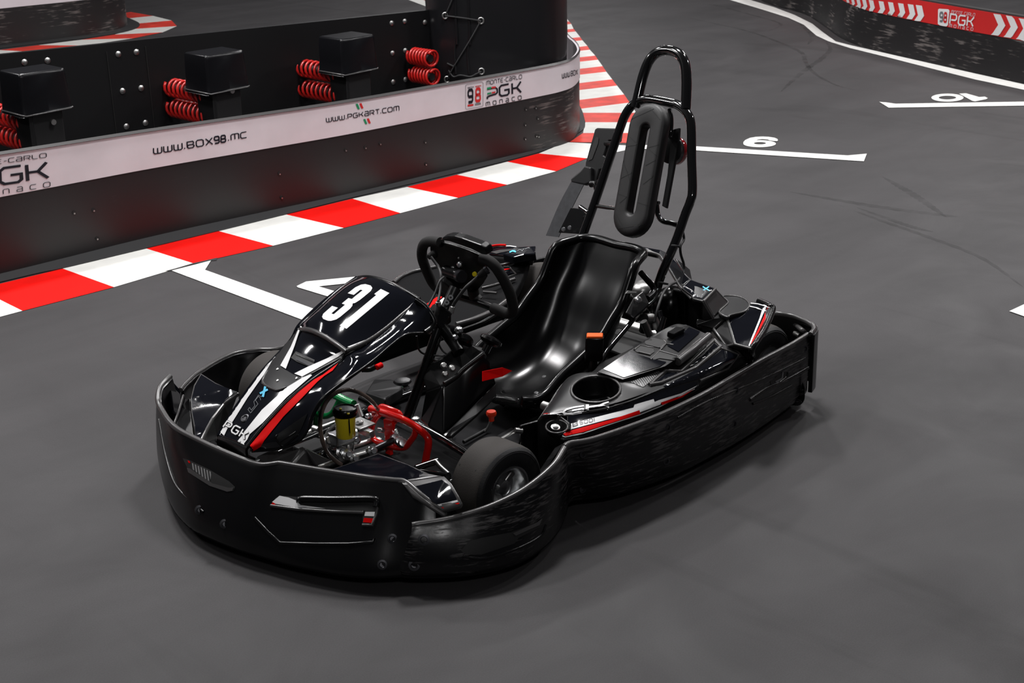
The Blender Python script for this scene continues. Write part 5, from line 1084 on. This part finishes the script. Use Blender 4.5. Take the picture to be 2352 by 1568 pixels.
bm = bmesh.new(); a, b = [X(a[0], a[1], 1.0) for a in ZF([(460, 275), (500, 385)])]; coil(bm, a, b, .010, 15, .0030); link('return_spring', bm, M['steel'], gp2)
cyl('throttle_foot', Z(*ZF([(75, 480, .08)])[0]), Z(*ZF([(130, 500, .08)])[0]), .010, M['steel'], gp2, 12, .002)
# ---- brake reservoir and master cylinder
rc = Z(*ZF([(362, 345, .235)])[0]); rd_ = Vector((-.04, .0, 1)).normalized()
res = lathe('brake_reservoir', rc-rd_*.075, rd_, [(0, 0), (.026, 0), (.029, .004), (.031, .072), (0, .072)], M['yellow'], K, 32, 'clear reservoir of yellow brake fluid')
lathe('reservoir_cap', rc-rd_*.005, rd_, [(.030, -.002), (.0355, 0), (.0365, .004), (.0365, .017), (.034, .021), (.029, .0225), (.026, .0195), (0, .0205)], M['shell'], res, 36, 'black screw cap')
for a in ((322, 312), (392, 355)): lathe('cap_screw', rc+rd_*.016+(Z(*ZF([(a[0], a[1], rc.z+.016)])[0])-(rc+rd_*.016)), rd_, [(.004, 0), (.004, .003), (0, .0035)], M['yellow'], res, 10)
box('level_mark', Z(*ZF([(402, 462, rc.z-.03)])[0])+(CAM-rc).normalized()*.028, .0025, .0025, .045, M['hole'], res, bev=0)
mc = cyl('master_cylinder', Z(*ZF([(205, 590, .13)])[0]), Z(*ZF([(480, 545, .13)])[0]), .024, M['chrome'], K, 24, .004)
box('cylinder_block', Z(*ZF([(330, 560, .14)])[0]), .07, .05, .035, M['chrome'], mc, None, .005)
box('mount_plate', Z(*ZF([(500, 440, .155)])[0]), .06, .075, .006, M['steel'], mc, None, .002)
box('mount_plate', Z(*ZF([(505, 495, .14)])[0]), .02, .11, .022, M['chrome'], mc, None, .003)
lathe('banjo_bolt', Z(*ZF([(490, 435, .16)])[0]), (0, 0, 1), [(.013, 0), (.013, .006), (.008, .010), (0, .010)], M['steel'], mc, 8)
for a, b, r_ in (((360, 600, .12), (350, 780, .05), .010), ((430, 590, .12), (420, 700, .08), .008), ((300, 640, .11), (320, 680, .09), .007), ((210, 560, .13), (215, 640, .12), .014)):
    cyl('linkage', Z(*ZF([a])[0]), Z(*ZF([b])[0]), r_, M['chrome'], mc, 14, .003)
for a, r_ in (((325, 700, .09), .020), ((440, 760, .085), .016), ((380, 720, .09), .018), ((205, 590, .13), .022), ((455, 590, .12), .014), ((600, 690, .10), .016), ((575, 685, .10), .012), ((590, 365, .16), .010), ((560, 375, .16), .009)):
    lathe('bright_nut', Z(*ZF([a])[0]), (.2, .8, .35), [(0, 0), (r_*.7, 0), (r_, .003), (r_, .012), (r_*.6, .016), (r_*.5, .022), (0, .022)], M['chrome'], mc, 8)
cyl('push_rod', Z(*ZF([(430, 740, .09)])[0]), Z(*ZF([(570, 700, .095)])[0]), .008, M['steel'], mc, 12); cyl('push_rod', Z(*ZF([(590, 690, .10)])[0]), Z(*ZF([(800, 590, .11)])[0]), .010, M['darkmetal'], mc, 14)
for a in ((810, 570), (850, 600), (880, 620)): lathe('rod_end', Z(*ZF([a+(.11,)])[0]), (.3, .7, .5), [(0, 0), (.012, 0), (.016, .004), (.012, .014), (0, .016)], M['chrome'], mc, 12)
tube('brake_line', [Z(*a) for a in ZF([(330, 810, .08), (270, 770, .10), (205, 700, .14), (160, 600, .19), (140, 490, .23), (145, 370, .27), (190, 250, .30), (270, 170, .32), (370, 138, .32), (460, 150, .31), (560, 205, .28), (620, 260, .25), (660, 310, .21)])], .0065, M['clear'], K, seg=10, n=100)
tube('hose', [Z(*a) for a in ZF([(270, 460, .14), (205, 520, .14), (190, 600, .12), (230, 700, .10), (320, 800, .07)])], .006, M['cord'], K, seg=8)
tube('frame_bar', [Z(*a) for a in ZF([(80, 745, .09), (200, 700, .09), (340, 640, .08)])], .012, M['paintblk'], K)
box('pivot_box', Z(*ZF([(70, 670, .08)])[0]), .09, .08, .03, M['satin'], K, None, .006)
# ---- near side pod
c3 = lambda L: [Z(*a) for a in ZC(L)]
rA = c3([(350, 1176, .200), (480, 1150, .203), (700, 1088, .205), (900, 1014, .205), (1100, 934, .205), (1300, 842, .205), (1500, 730, .205), (1700, 620, .21)])
rB = c3([(345, 1150, .225), (490, 1124, .235), (700, 1062, .240), (900, 987, .243), (1100, 907, .245), (1300, 812, .247), (1500, 694, .248), (1690, 576, .25)])
rC = c3([(385, 1008, .262), (500, 977, .268), (700, 930, .274), (880, 878, .279), (1060, 815, .282), (1250, 735, .285), (1450, 645, .287), (1640, 552, .285)])
rD = c3([(352, 985, .268), (480, 955, .276), (680, 905, .284), (850, 850, .289), (1040, 785, .293), (1230, 705, .296), (1440, 605, .297), (1600, 520, .297)])
rE = c3([(215, 985, .272), (295, 880, .285), (430, 715, .300), (610, 690, .305), (830, 735, .305), (1060, 650, .312), (1300, 500, .318), (1470, 440, .322)])
rF = c3([(170, 1020, .235), (262, 900, .24), (385, 730, .25), (560, 672, .27), (640, 600, .29), (830, 510, .31), (1130, 340, .33), (1240, 330, .33)])
cup = [(a[0], a[1]) for a in disc_px(1368.5, 895.5, 56.5, 30.5, 40, -.05)]
pod = sheet('side_pod', [rA, rB, rC, rD, rE, rF], M['satin'], K, nu=110, nv=60, thick=.008, bev=.002, key='pod', cut=cup, seg=3)
cr_ = [onsurf('pod', a[0], a[1], 0) for a in cup]; cr_ = [p for p in cr_ if p is not None]
cc_ = sum(cr_, Vector())/len(cr_)
bm = bmesh.new(); R = []
for k_, dz in ((1.04, .001), (1.0, .003), (.975, -.004), (.95, -.045), (.90, -.055), (.0, -.055)):
    R.append([bm.verts.new(cc_+(p-cc_)*k_+Vector((0, 0, dz))) for p in cr_] if k_ else [bm.verts.new(cc_+Vector((0, 0, dz)))])
for P1, P2 in zip(R, R[1:]):
    n = len(P1)
    for k in range(n):
        if len(P2) > 1: bm.faces.new((P1[k], P1[(k+1) % n], P2[(k+1) % n], P2[k]))
        else: bm.faces.new((P1[k], P1[(k+1) % n], P2[0]))
facing(bm); link('cup_well', bm, M['shell'], pod, True, None, 60)
tube('cup_rim', [p+Vector((0, 0, .002)) for p in cr_], .004, M['trim'], pod, seg=8, closed=True, sm=False)
pd = lambda n, P, m, off=.0015, key='pod', cell=9, lab=None: decal(n, key, P, M[m], pod, off=off, cell=cell, label=lab)
pd('long_sticker', [ZC([(352, 1000), (560, 962), (900, 868), (1050, 812), (1300, 742), (1328, 750), (1330, 772), (1300, 800), (1060, 915), (900, 982), (700, 1048), (500, 1116), (345, 1140), (330, 1126), (400, 1085), (405, 1040)])], 'gloss', .0012)
pd('white_stripe', [ZC([(352, 1118), (412, 1086), (405, 1048), (520, 1018), (700, 972), (860, 930), (868, 908), (1005, 868), (1012, 888), (1040, 876), (1200, 826), (1318, 768), (1305, 780), (1200, 838), (1060, 892), (1052, 905), (905, 962), (700, 1010), (420, 1085), (380, 1108)])], 'white', .0022)
pd('white_edge', [r for r in ribbon(ZC([(330, 1126), (372, 1140), (500, 1114), (700, 1046), (905, 978), (1060, 914), (1300, 792)]), 1.6)], 'white', .0020)
pd('red_stripe', [ZC([(356, 1120), (420, 1094), (700, 1018), (902, 948), (908, 972), (700, 1040), (500, 1106), (375, 1134)])], 'redm', .0028)
pd('red_stripe', [ZC([(1054, 892), (1200, 844), (1296, 792), (1210, 850), (1066, 908)])], 'redm', .0028)
pd('black_notch', [ZC([(1012, 866), (1120, 832), (1240, 800), (1236, 808), (1120, 846), (1022, 874)])], 'gloss', .0028)
pd('lettering', text_px('SODI', .17, ZC([(476, 1054), (582, 1030), (580, 1006), (474, 1030)]), .2), 'ink', .0034)
pd('logo_square', [ZC([(422, 1046), (460, 1036), (464, 1060), (426, 1071)])], 'ink', .0034)
pd('logo_square', [r for r in ribbon(ZC([(452, 1044), (436, 1048), (434, 1054), (450, 1054), (450, 1060), (434, 1064)]), 1.3)], 'white', .0040)
zz = lambda P: [(1280+a/11.76, 840+b/11.76) for a, b in P]
pd('lettering', ribbon(zz([(722, 1092), (450, 1132), (250, 1185), (150, 1262), (190, 1305), (420, 1292), (640, 1245), (705, 1200), (690, 1165), (400, 1218)]), 3.4)+ribbon(zz([(812, 1055), (812, 1205)]), 7)+ribbon(zz([(850, 1125), (1150, 1080), (1260, 1030), (1390, 985)]), 3.6)+ribbon(zz([(1100, 1092), (1250, 1085), (1390, 1108)]), 3.2)
   + ribbon(ZC([(180, 1042), (188, 1022), (260, 1004), (360, 988), (378, 972), (345, 962), (215, 985)]), 3.0), 'white', .0022)
pd('red_accent', [ZC([(215, 990), (260, 982), (262, 988), (218, 996)])], 'redm', .003)
pd('ribbed_patch', [ZC([(842, 746), (1040, 668), (1062, 680), (932, 782)])], 'ribs', .0015)
pd('glossy_inset', [ZC([(1015, 752), (1105, 676), (1212, 684), (1440, 462), (1478, 495), (1295, 628), (1060, 740)])], 'gloss', .0015)
pd('glossy_inset', [ZC([(1075, 778), (1325, 650), (1500, 512), (1612, 552), (1535, 640), (1300, 728), (1120, 785)])], 'gloss', .0015)
ridge('moulded_ridge', 'pod', ZC([(978, 766), (1092, 664), (1205, 672), (1444, 444)]), .0065, M['trim'], pod, .001, sm=False)
ridge('moulded_ridge', 'pod', ZC([(1444, 444), (1490, 492), (1310, 642), (1060, 752), (978, 766)]), .0065, M['trim'], pod, .001, sm=False)
ridge('moulded_ridge', 'pod', ZC([(400, 982), (560, 958), (760, 905), (900, 862)]), .002, M['trim'], pod, .0)
ridge('moulded_ridge', 'pod', ZC([(1490, 500), (1622, 548), (1540, 648), (1340, 735)]), .005, M['trim'], pod, .0, sm=False)
ridge('pod_edge', 'pod', ZC([(352, 1160), (490, 1138), (700, 1078), (900, 1005), (1100, 925), (1300, 832), (1500, 718), (1690, 606)]), .005, M['satin'], pod)
nf = c3([(225, 1010, .262), (260, 985, .268), (345, 990, .268), (400, 1035, .262), (395, 1085, .25), (330, 1135, .225), (350, 1176, .20), (345, 1195, .18), (240, 1120, .20)])
poly3('pod_nose', nf, M['shell'], pod, thick=.01, bev=.005, key='podnose', seg=3)
lathe('pod_screw', Z(*ZC([(300, 1072, .262)])[0]), (.1, .3, .95), [(0, 0), (.013, 0), (.013, .003), (.009, .004), (.009, .007), (.005, .009), (0, .009)], M['steel'], pod, 16)
tube('screw_recess', [Z(a[0], a[1], .258) for a in ZC(disc_px(310, 1065, 78, 46, 20))], .0025, M['trim'], pod, seg=8, closed=True)
inw = c3([(185, 1020, .235), (265, 900, .24), (385, 735, .25), (560, 672, .27)])
sheet('pod_inner_wall', [inw, [Vector((p.x, p.y, .08)) for p in inw]], M['shell'], pod, nu=20, nv=6, thick=.006, bev=0)
# lid of the pod
lv = c3([(605, 670, .325), (785, 726, .312), (1092, 630, .330), (1178, 572, .340), (1398, 402, .362), (1258, 335, .372), (1120, 352, .374), (830, 520, .355),
         (602, 692, .300), (788, 748, .288), (1110, 654, .306), (1172, 640, .306), (1414, 432, .335)])
lid = facets('pod_lid', lv, [(0, 1, 2, 7), (7, 2, 3, 6), (3, 4, 5, 6), (0, 8, 9, 1), (1, 9, 10, 2), (2, 10, 11, 3), (3, 11, 12, 4)], M['satin'], K, thick=.006, bev=.005, key='lid', seg=3)
ld = lambda n, P, m, off=.002: decal(n, 'lid', P, M[m], lid, off=off, cell=9)
ld('glossy_inset', [ZC([(648, 652), (760, 570), (832, 530), (985, 575), (1100, 602), (1050, 636), (792, 712)])], 'gloss')
ld('glossy_inset', [ZC([(1105, 485), (1262, 352), (1345, 384), (1185, 528)])], 'gloss')
ld('finger_recess', [ZC([(935, 455), (985, 422), (1080, 446), (1098, 462), (1050, 500), (955, 478)])], 'hole')
ld('finger_recess', [ZC([(868, 515), (910, 482), (1005, 500), (1012, 530), (985, 548), (885, 530)])], 'hole')
ld('finger_recess', [ZC([(985, 580), (1050, 522), (1190, 560), (1165, 592), (1050, 575), (990, 592)])], 'hole')
for L_ in ([(935, 458), (985, 422), (1082, 446), (1100, 464), (1052, 502)], [(868, 515), (910, 482), (1005, 500)], [(985, 585), (1050, 520), (1095, 470), (1150, 480)], [(1050, 522), (1190, 562)], [(900, 530), (985, 550)]):
    ridge('recess_lip', 'lid', ZC(L_), .0035, M['trim'], lid, .001, sm=False)
poly3('lid_latch', c3([(1105, 380, .385), (1165, 340, .39), (1240, 352, .385), (1150, 398, .38)]), M['shell'], lid, thick=.02, bev=.004)
tube('lid_edge', c3([(1180, 596, .332), (1300, 500, .345), (1402, 415, .350)]), .014, M['trim'], lid, seg=12)
tube('lid_edge', c3([(602, 684, .305), (786, 738, .292), (1100, 642, .312)]), .0045, M['trim'], lid, seg=8, sm=False)
# ---- rear fender over the near rear wheel
fv = c3([(1208, 64, .430), (1272, 3, .440), (1455, 70, .430), (1368, 162, .420), (1292, 144, .418), (1278, 118, .420),      # 0-5 name plate
         (1548, 168, .375), (1440, 288, .365),                                                                             # 6,7 slope
         (1320, 328, .345), (1440, 358, .335), (1540, 276, .365),                                                           # 8,9,10 neck
         (1700, 178, .372), (1765, 160, .380), (1845, 196, .385), (1868, 225, .375), (1800, 375, .350), (1712, 503, .330), (1592, 470, .328), (1532, 484, .300), (1625, 515, .285), (1700, 604, .25), (1722, 560, .26), (1720, 505, .30)])
fen = facets('rear_fender', fv, [(0, 1, 2, 3, 4, 5), (3, 2, 6, 7), (7, 6, 11, 10), (8, 7, 10, 9), (10, 11, 12, 13, 14, 15, 16, 17), (9, 10, 17, 18), (18, 17, 16, 22, 19), (19, 22, 21, 20)], M['satin'], K, thick=.008, bev=.004, key='fen', seg=3)
fd = lambda n, P, m, off=.002: decal(n, 'fen', P, M[m], fen, off=off, cell=9)
fd('name_sticker', [ZC([(1218, 66), (1274, 12), (1440, 72), (1362, 152), (1298, 136), (1284, 114)])], 'gloss')
fd('cyan_letter', ribbon([(1614, 660), (1629.5, 669.5)], 2.6)+ribbon([(1628.5, 660), (1614.5, 669)], 2.6), 'cyan', .0035)
fd('lettering', text_px('LR', .12, ZC([(1318, 132), (1352, 142), (1385, 96), (1350, 84)]), .2), 'inkgrey', .0035)
fd('grey_inset', [ZC([(1380, 165), (1452, 90), (1530, 170), (1440, 268)])], 'trim')
fd('glossy_inset', [ZC([(1545, 282), (1700, 192), (1760, 172), (1835, 205), (1800, 300), (1700, 492), (1600, 462)])], 'gloss')
fd('white_stripe', [ZC([(1800, 192), (1822, 200), (1780, 300), (1740, 400), (1700, 492), (1692, 488), (1730, 390), (1770, 290)])], 'white', .0035)
fd('red_stripe', [ZC([(1828, 202), (1842, 208), (1815, 290), (1765, 390), (1712, 480), (1708, 474), (1760, 370), (1800, 280)])], 'redm', .0035)
fd('white_line', ribbon(ZC([(1708, 184), (1760, 190), (1845, 214)]), 2)+ribbon(ZC([(1700, 206), (1760, 220), (1825, 242)]), 2), 'white', .0045)
fd('side_window', [ZC([(1465, 350), (1522, 300), (1582, 466), (1535, 472)])], 'gloss')
for L_ in ([(1440, 360), (1535, 278), (1592, 468)], [(1440, 360), (1532, 486), (1592, 470)], [(1368, 164), (1440, 286)], [(1368, 164), (1452, 75)], [(1592, 470), (1712, 502)]):
    tube('moulded_edge', [Z(a[0], a[1], zz_) for a, zz_ in zip(ZC(L_), {0: (.337, .366, .330), 1: (.337, .302, .330), 2: (.421, .367), 3: (.421, .431), 4: (.33, .332)}[[[(1440, 360), (1535, 278), (1592, 468)], [(1440, 360), (1532, 486), (1592, 470)], [(1368, 164), (1440, 286)], [(1368, 164), (1452, 75)], [(1592, 470), (1712, 502)]].index(L_)])], .0045, M['trim'], fen, seg=8, sm=False)
tube('outer_edge', c3([(1765, 160, .380), (1845, 196, .383), (1864, 228, .374), (1800, 378, .348), (1718, 503, .325), (1722, 560, .262), (1700, 602, .25)]), .010, M['shell'], fen, seg=10)
bm = bmesh.new()
dz_ = [Z(a[0], a[1], .376) for a in ZC([(1545, 172), (1505, 128), (1600, 126), (1660, 145), (1695, 180), (1690, 210), (1650, 240), (1560, 262), (1540, 276), (1480, 240)])]
tube('scoop_rim', catmull(dz_, 40, True), .0035, M['trim'], fen, seg=8, closed=True, sm=False)
poly3('fender_scoop', catmull(dz_, 40, True), M['satin'], fen, thick=.01, bev=.004, seg=3)
poly3('fender_front_lip', c3([(1310, 330, .34), (1440, 362, .33), (1532, 492, .295), (1620, 520, .28), (1690, 610, .245), (1670, 600, .23), (1600, 520, .26), (1520, 500, .28), (1425, 375, .31), (1320, 350, .32)]), M['shell'], fen, thick=.02, bev=.004)
# ---- engine bay and rear cover
j3 = lambda L: [Z(*a) for a in ZJ(L)]
rcv = poly3('rear_cover', j3([(50, 240, .40), (180, 220, .42), (270, 252, .42), (500, 290, .42), (740, 348, .415), (930, 380, .41), (1000, 415, .41), (1130, 540, .405), (1210, 660, .40), (1290, 740, .39), (1170, 840, .385), (1050, 650, .39), (960, 520, .395), (885, 440, .40), (620, 395, .40), (440, 370, .41), (250, 320, .41)]), M['gloss'], K, thick=.02, bev=.005, seg=3)
tube('cover_edge', j3([(250, 310, .415), (440, 355, .412), (620, 385, .405), (885, 440, .403), (965, 525, .398), (1050, 645, .393), (1160, 830, .388), (1250, 920, .385), (1300, 975, .38)]), .0055, M['trim'], rcv, seg=8)
poly3('rear_dark_panel', j3([(1100, 480, .30), (1210, 560, .30), (1280, 620, .30), (1305, 740, .29), (1290, 745, .30), (1210, 660, .31)]), M['shell'], K, thick=.006)  # plain dark panel behind the rear cover
tube('cover_strut', j3([(1190, 830, .38), (1250, 900, .375), (1300, 950, .37), (1330, 985, .365)]), .012, M['shell'], rcv, seg=8)
poly3('engine_bay_wall', [Vector((-.33, .0, .10)), Vector((-.33, .36, .10)), Vector((-.33, .36, .24)), Vector((-.33, .0, .24))], M['hole'], K, thick=.01)
poly3('engine_bay_floor', [Vector((-.36, -.1, .10)), Vector((-.36, .42, .10)), Vector((.05, .38, .10)), Vector((.0, -.1, .10))], M['hole'], K, thick=.01)
def blob(name, c, sx, sy, sz, m, par):
    bm = bmesh.new(); bmesh.ops.create_uvsphere(bm, u_segments=24, v_segments=16, radius=1)
    for v in bm.verts:
        q = Vector((math.copysign(abs(v.co.x)**.8, v.co.x)*sx, math.copysign(abs(v.co.y)**.8, v.co.y)*sy, math.copysign(abs(v.co.z)**.8, v.co.z)*sz)); v.co = Vector(c)+q
    return link(name, bm, m, par)
blob('engine_housing', Z(*ZJ([(1060, 1130, .26)])[0]), .07, .06, .09, M['seat'], K)
blob('exhaust_muffler', Z(*ZJ([(690, 870, .33)])[0])+Vector((-.10, -.07, -.04)), .05, .04, .035, M['steel'], K)
box('air_filter', Z(*ZJ([(1330, 1130, .27)])[0]), .09, .13, .17, M['satin'], K, None, .01)
for k in range(6): box('filter_pleat', Z(*ZJ([(1330+k*14, 1130, .27)])[0])+Vector((.05, .0, 0)), .004, .004, .15, M['shell'], K, None, 0)
tube('seat_loop', [Y(*a) for a in ZJ([(685, 655, .26), (760, 740, .27), (835, 830, .28), (840, 900, .29), (770, 965, .30)])], .010, M['shell'], K, seg=10)
tube('exhaust_pipe', [Y(*a) for a in ZJ([(730, 1210, .30), (830, 1220, .30), (870, 1330, .31)])], .018, M['steel'], K)
cyl('engine_pipe', *[Y(*a) for a in ZJ([(900, 1120, .25), (950, 1320, .27)])], .012, M['darkmetal'], K)
# ---- far side pod
e3 = lambda L: [Z(*a) for a in ZE(L)]
fp = poly3('side_pod', e3([(15, 372, .27), (130, 306, .275), (300, 262, .28), (620, 190, .29), (930, 200, .30), (860, 370, .28), (800, 480, .26), (640, 590, .245), (430, 665, .24), (300, 640, .24), (170, 540, .25), (60, 430, .26)]), M['inner'], K, thick=.04, bev=.006, key='fpod')
tube('pod_edge', e3([(12, 374, .275), (60, 335, .276), (130, 305, .278), (215, 286, .28), (330, 262, .282)]), .008, M['trim'], fp, seg=8)
sb = tube('pod_rail', e3([(430, 655, .25), (560, 615, .255), (680, 560, .26), (770, 495, .265)]), .010, M['trim'], fp, seg=10)
tube('pod_rail', e3([(470, 690, .24), (600, 640, .245), (700, 580, .25)]), .007, M['shell'], fp, seg=10)
fdx = lambda n, P, m, off=.0025: decal(n, 'fpod', [ZE(p) for p in P], M[m], fp, off=off, cell=9)
fdx('red_stripe', [[(215, 532), (300, 474), (340, 468), (330, 480), (238, 562)]], 'redm'); fdx('white_stripe', [[(238, 566), (345, 478), (372, 490), (262, 592)]], 'white')
tube('moulded_ridge', e3([(600, 412, .285), (680, 392, .288), (820, 350, .29)]), .006, M['trim'], fp, seg=8); tube('moulded_ridge', e3([(610, 436, .28), (660, 440, .28), (700, 444, .28)]), .005, M['trim'], fp, seg=8)
tube('moulded_ridge', e3([(680, 262, .295), (760, 250, .30), (830, 232, .30)]), .005, M['trim'], fp, seg=8)
tube('moulded_ridge', e3([(745, 270, .30), (790, 275, .295), (830, 318, .285), (760, 345, .28), (700, 300, .285)]), .004, M['trim'], fp, seg=8, sm=False)
fdx('small_sticker', [[(720, 300), (775, 262), (815, 312), (750, 335)]], 'gloss'); fdx('red_line', [[(742, 292), (785, 284), (788, 289), (745, 298)]], 'redm', .004)
fc = poly3('rear_fender', e3([(610, 142, .33), (700, 124, .34), (760, 124, .345), (830, 135, .345), (960, 128, .35), (950, 190, .34), (850, 196, .33), (805, 214, .325), (740, 188, .33), (650, 180, .32)]), M['gloss'], K, thick=.012, bev=.004, key='ffen')
tube('red_edge', e3([(612, 141, .334), (700, 125, .343), (760, 124, .348)]), .004, M['redm'], fc, seg=6)
decal('white_line', 'ffen', ribbon(ZE([(625, 146), (700, 134), (790, 132), (830, 138)]), 1.8), M['white'], fc, off=.002)
decal('painted_reflection', 'ffen', [ZE([(660, 172), (720, 158), (800, 152), (870, 150), (760, 170), (690, 184)])], M['trim'], fc, off=.002)  # reflection on the fender painted as a grey skin
lp_ = poly3('name_plate', e3([(740, 182, .355), (800, 160, .36), (925, 132, .365), (960, 180, .36), (880, 186, .355), (808, 204, .35)]), M['gloss'], fc, thick=.03, bev=.004, key='lrx2')
decal('cyan_letter', 'lrx2', ribbon(ZE([(785, 158), (828, 172)]), 3.2)+ribbon(ZE([(825, 156), (785, 174)]), 3.2), M['cyan'], lp_, off=.002)
decal('lettering', 'lrx2', ribbon(ZE([(838, 166), (850, 156), (866, 160), (868, 168), (882, 150)]), 1)+ribbon(ZE([(890, 152), (915, 142), (916, 152)]), 1), M['inkgrey'], lp_, off=.002)
poly3('fender_wall', e3([(808, 206, .345), (880, 188, .35), (960, 182, .355), (940, 260, .28), (820, 262, .28)]), M['shell'], fc, thick=.01, bev=.003)
blob('far_silencer', Z(*ZI([(820, 880, .25)])[0]), .03, .03, .03, M['steel'], K)
tube('frame_bar', [Z(a[0], a[1], a[2]) for a in ZI([(740, 925, .22), (870, 975, .22), (1010, 1030, .22)])], .009, M['trim'], fp, seg=8)
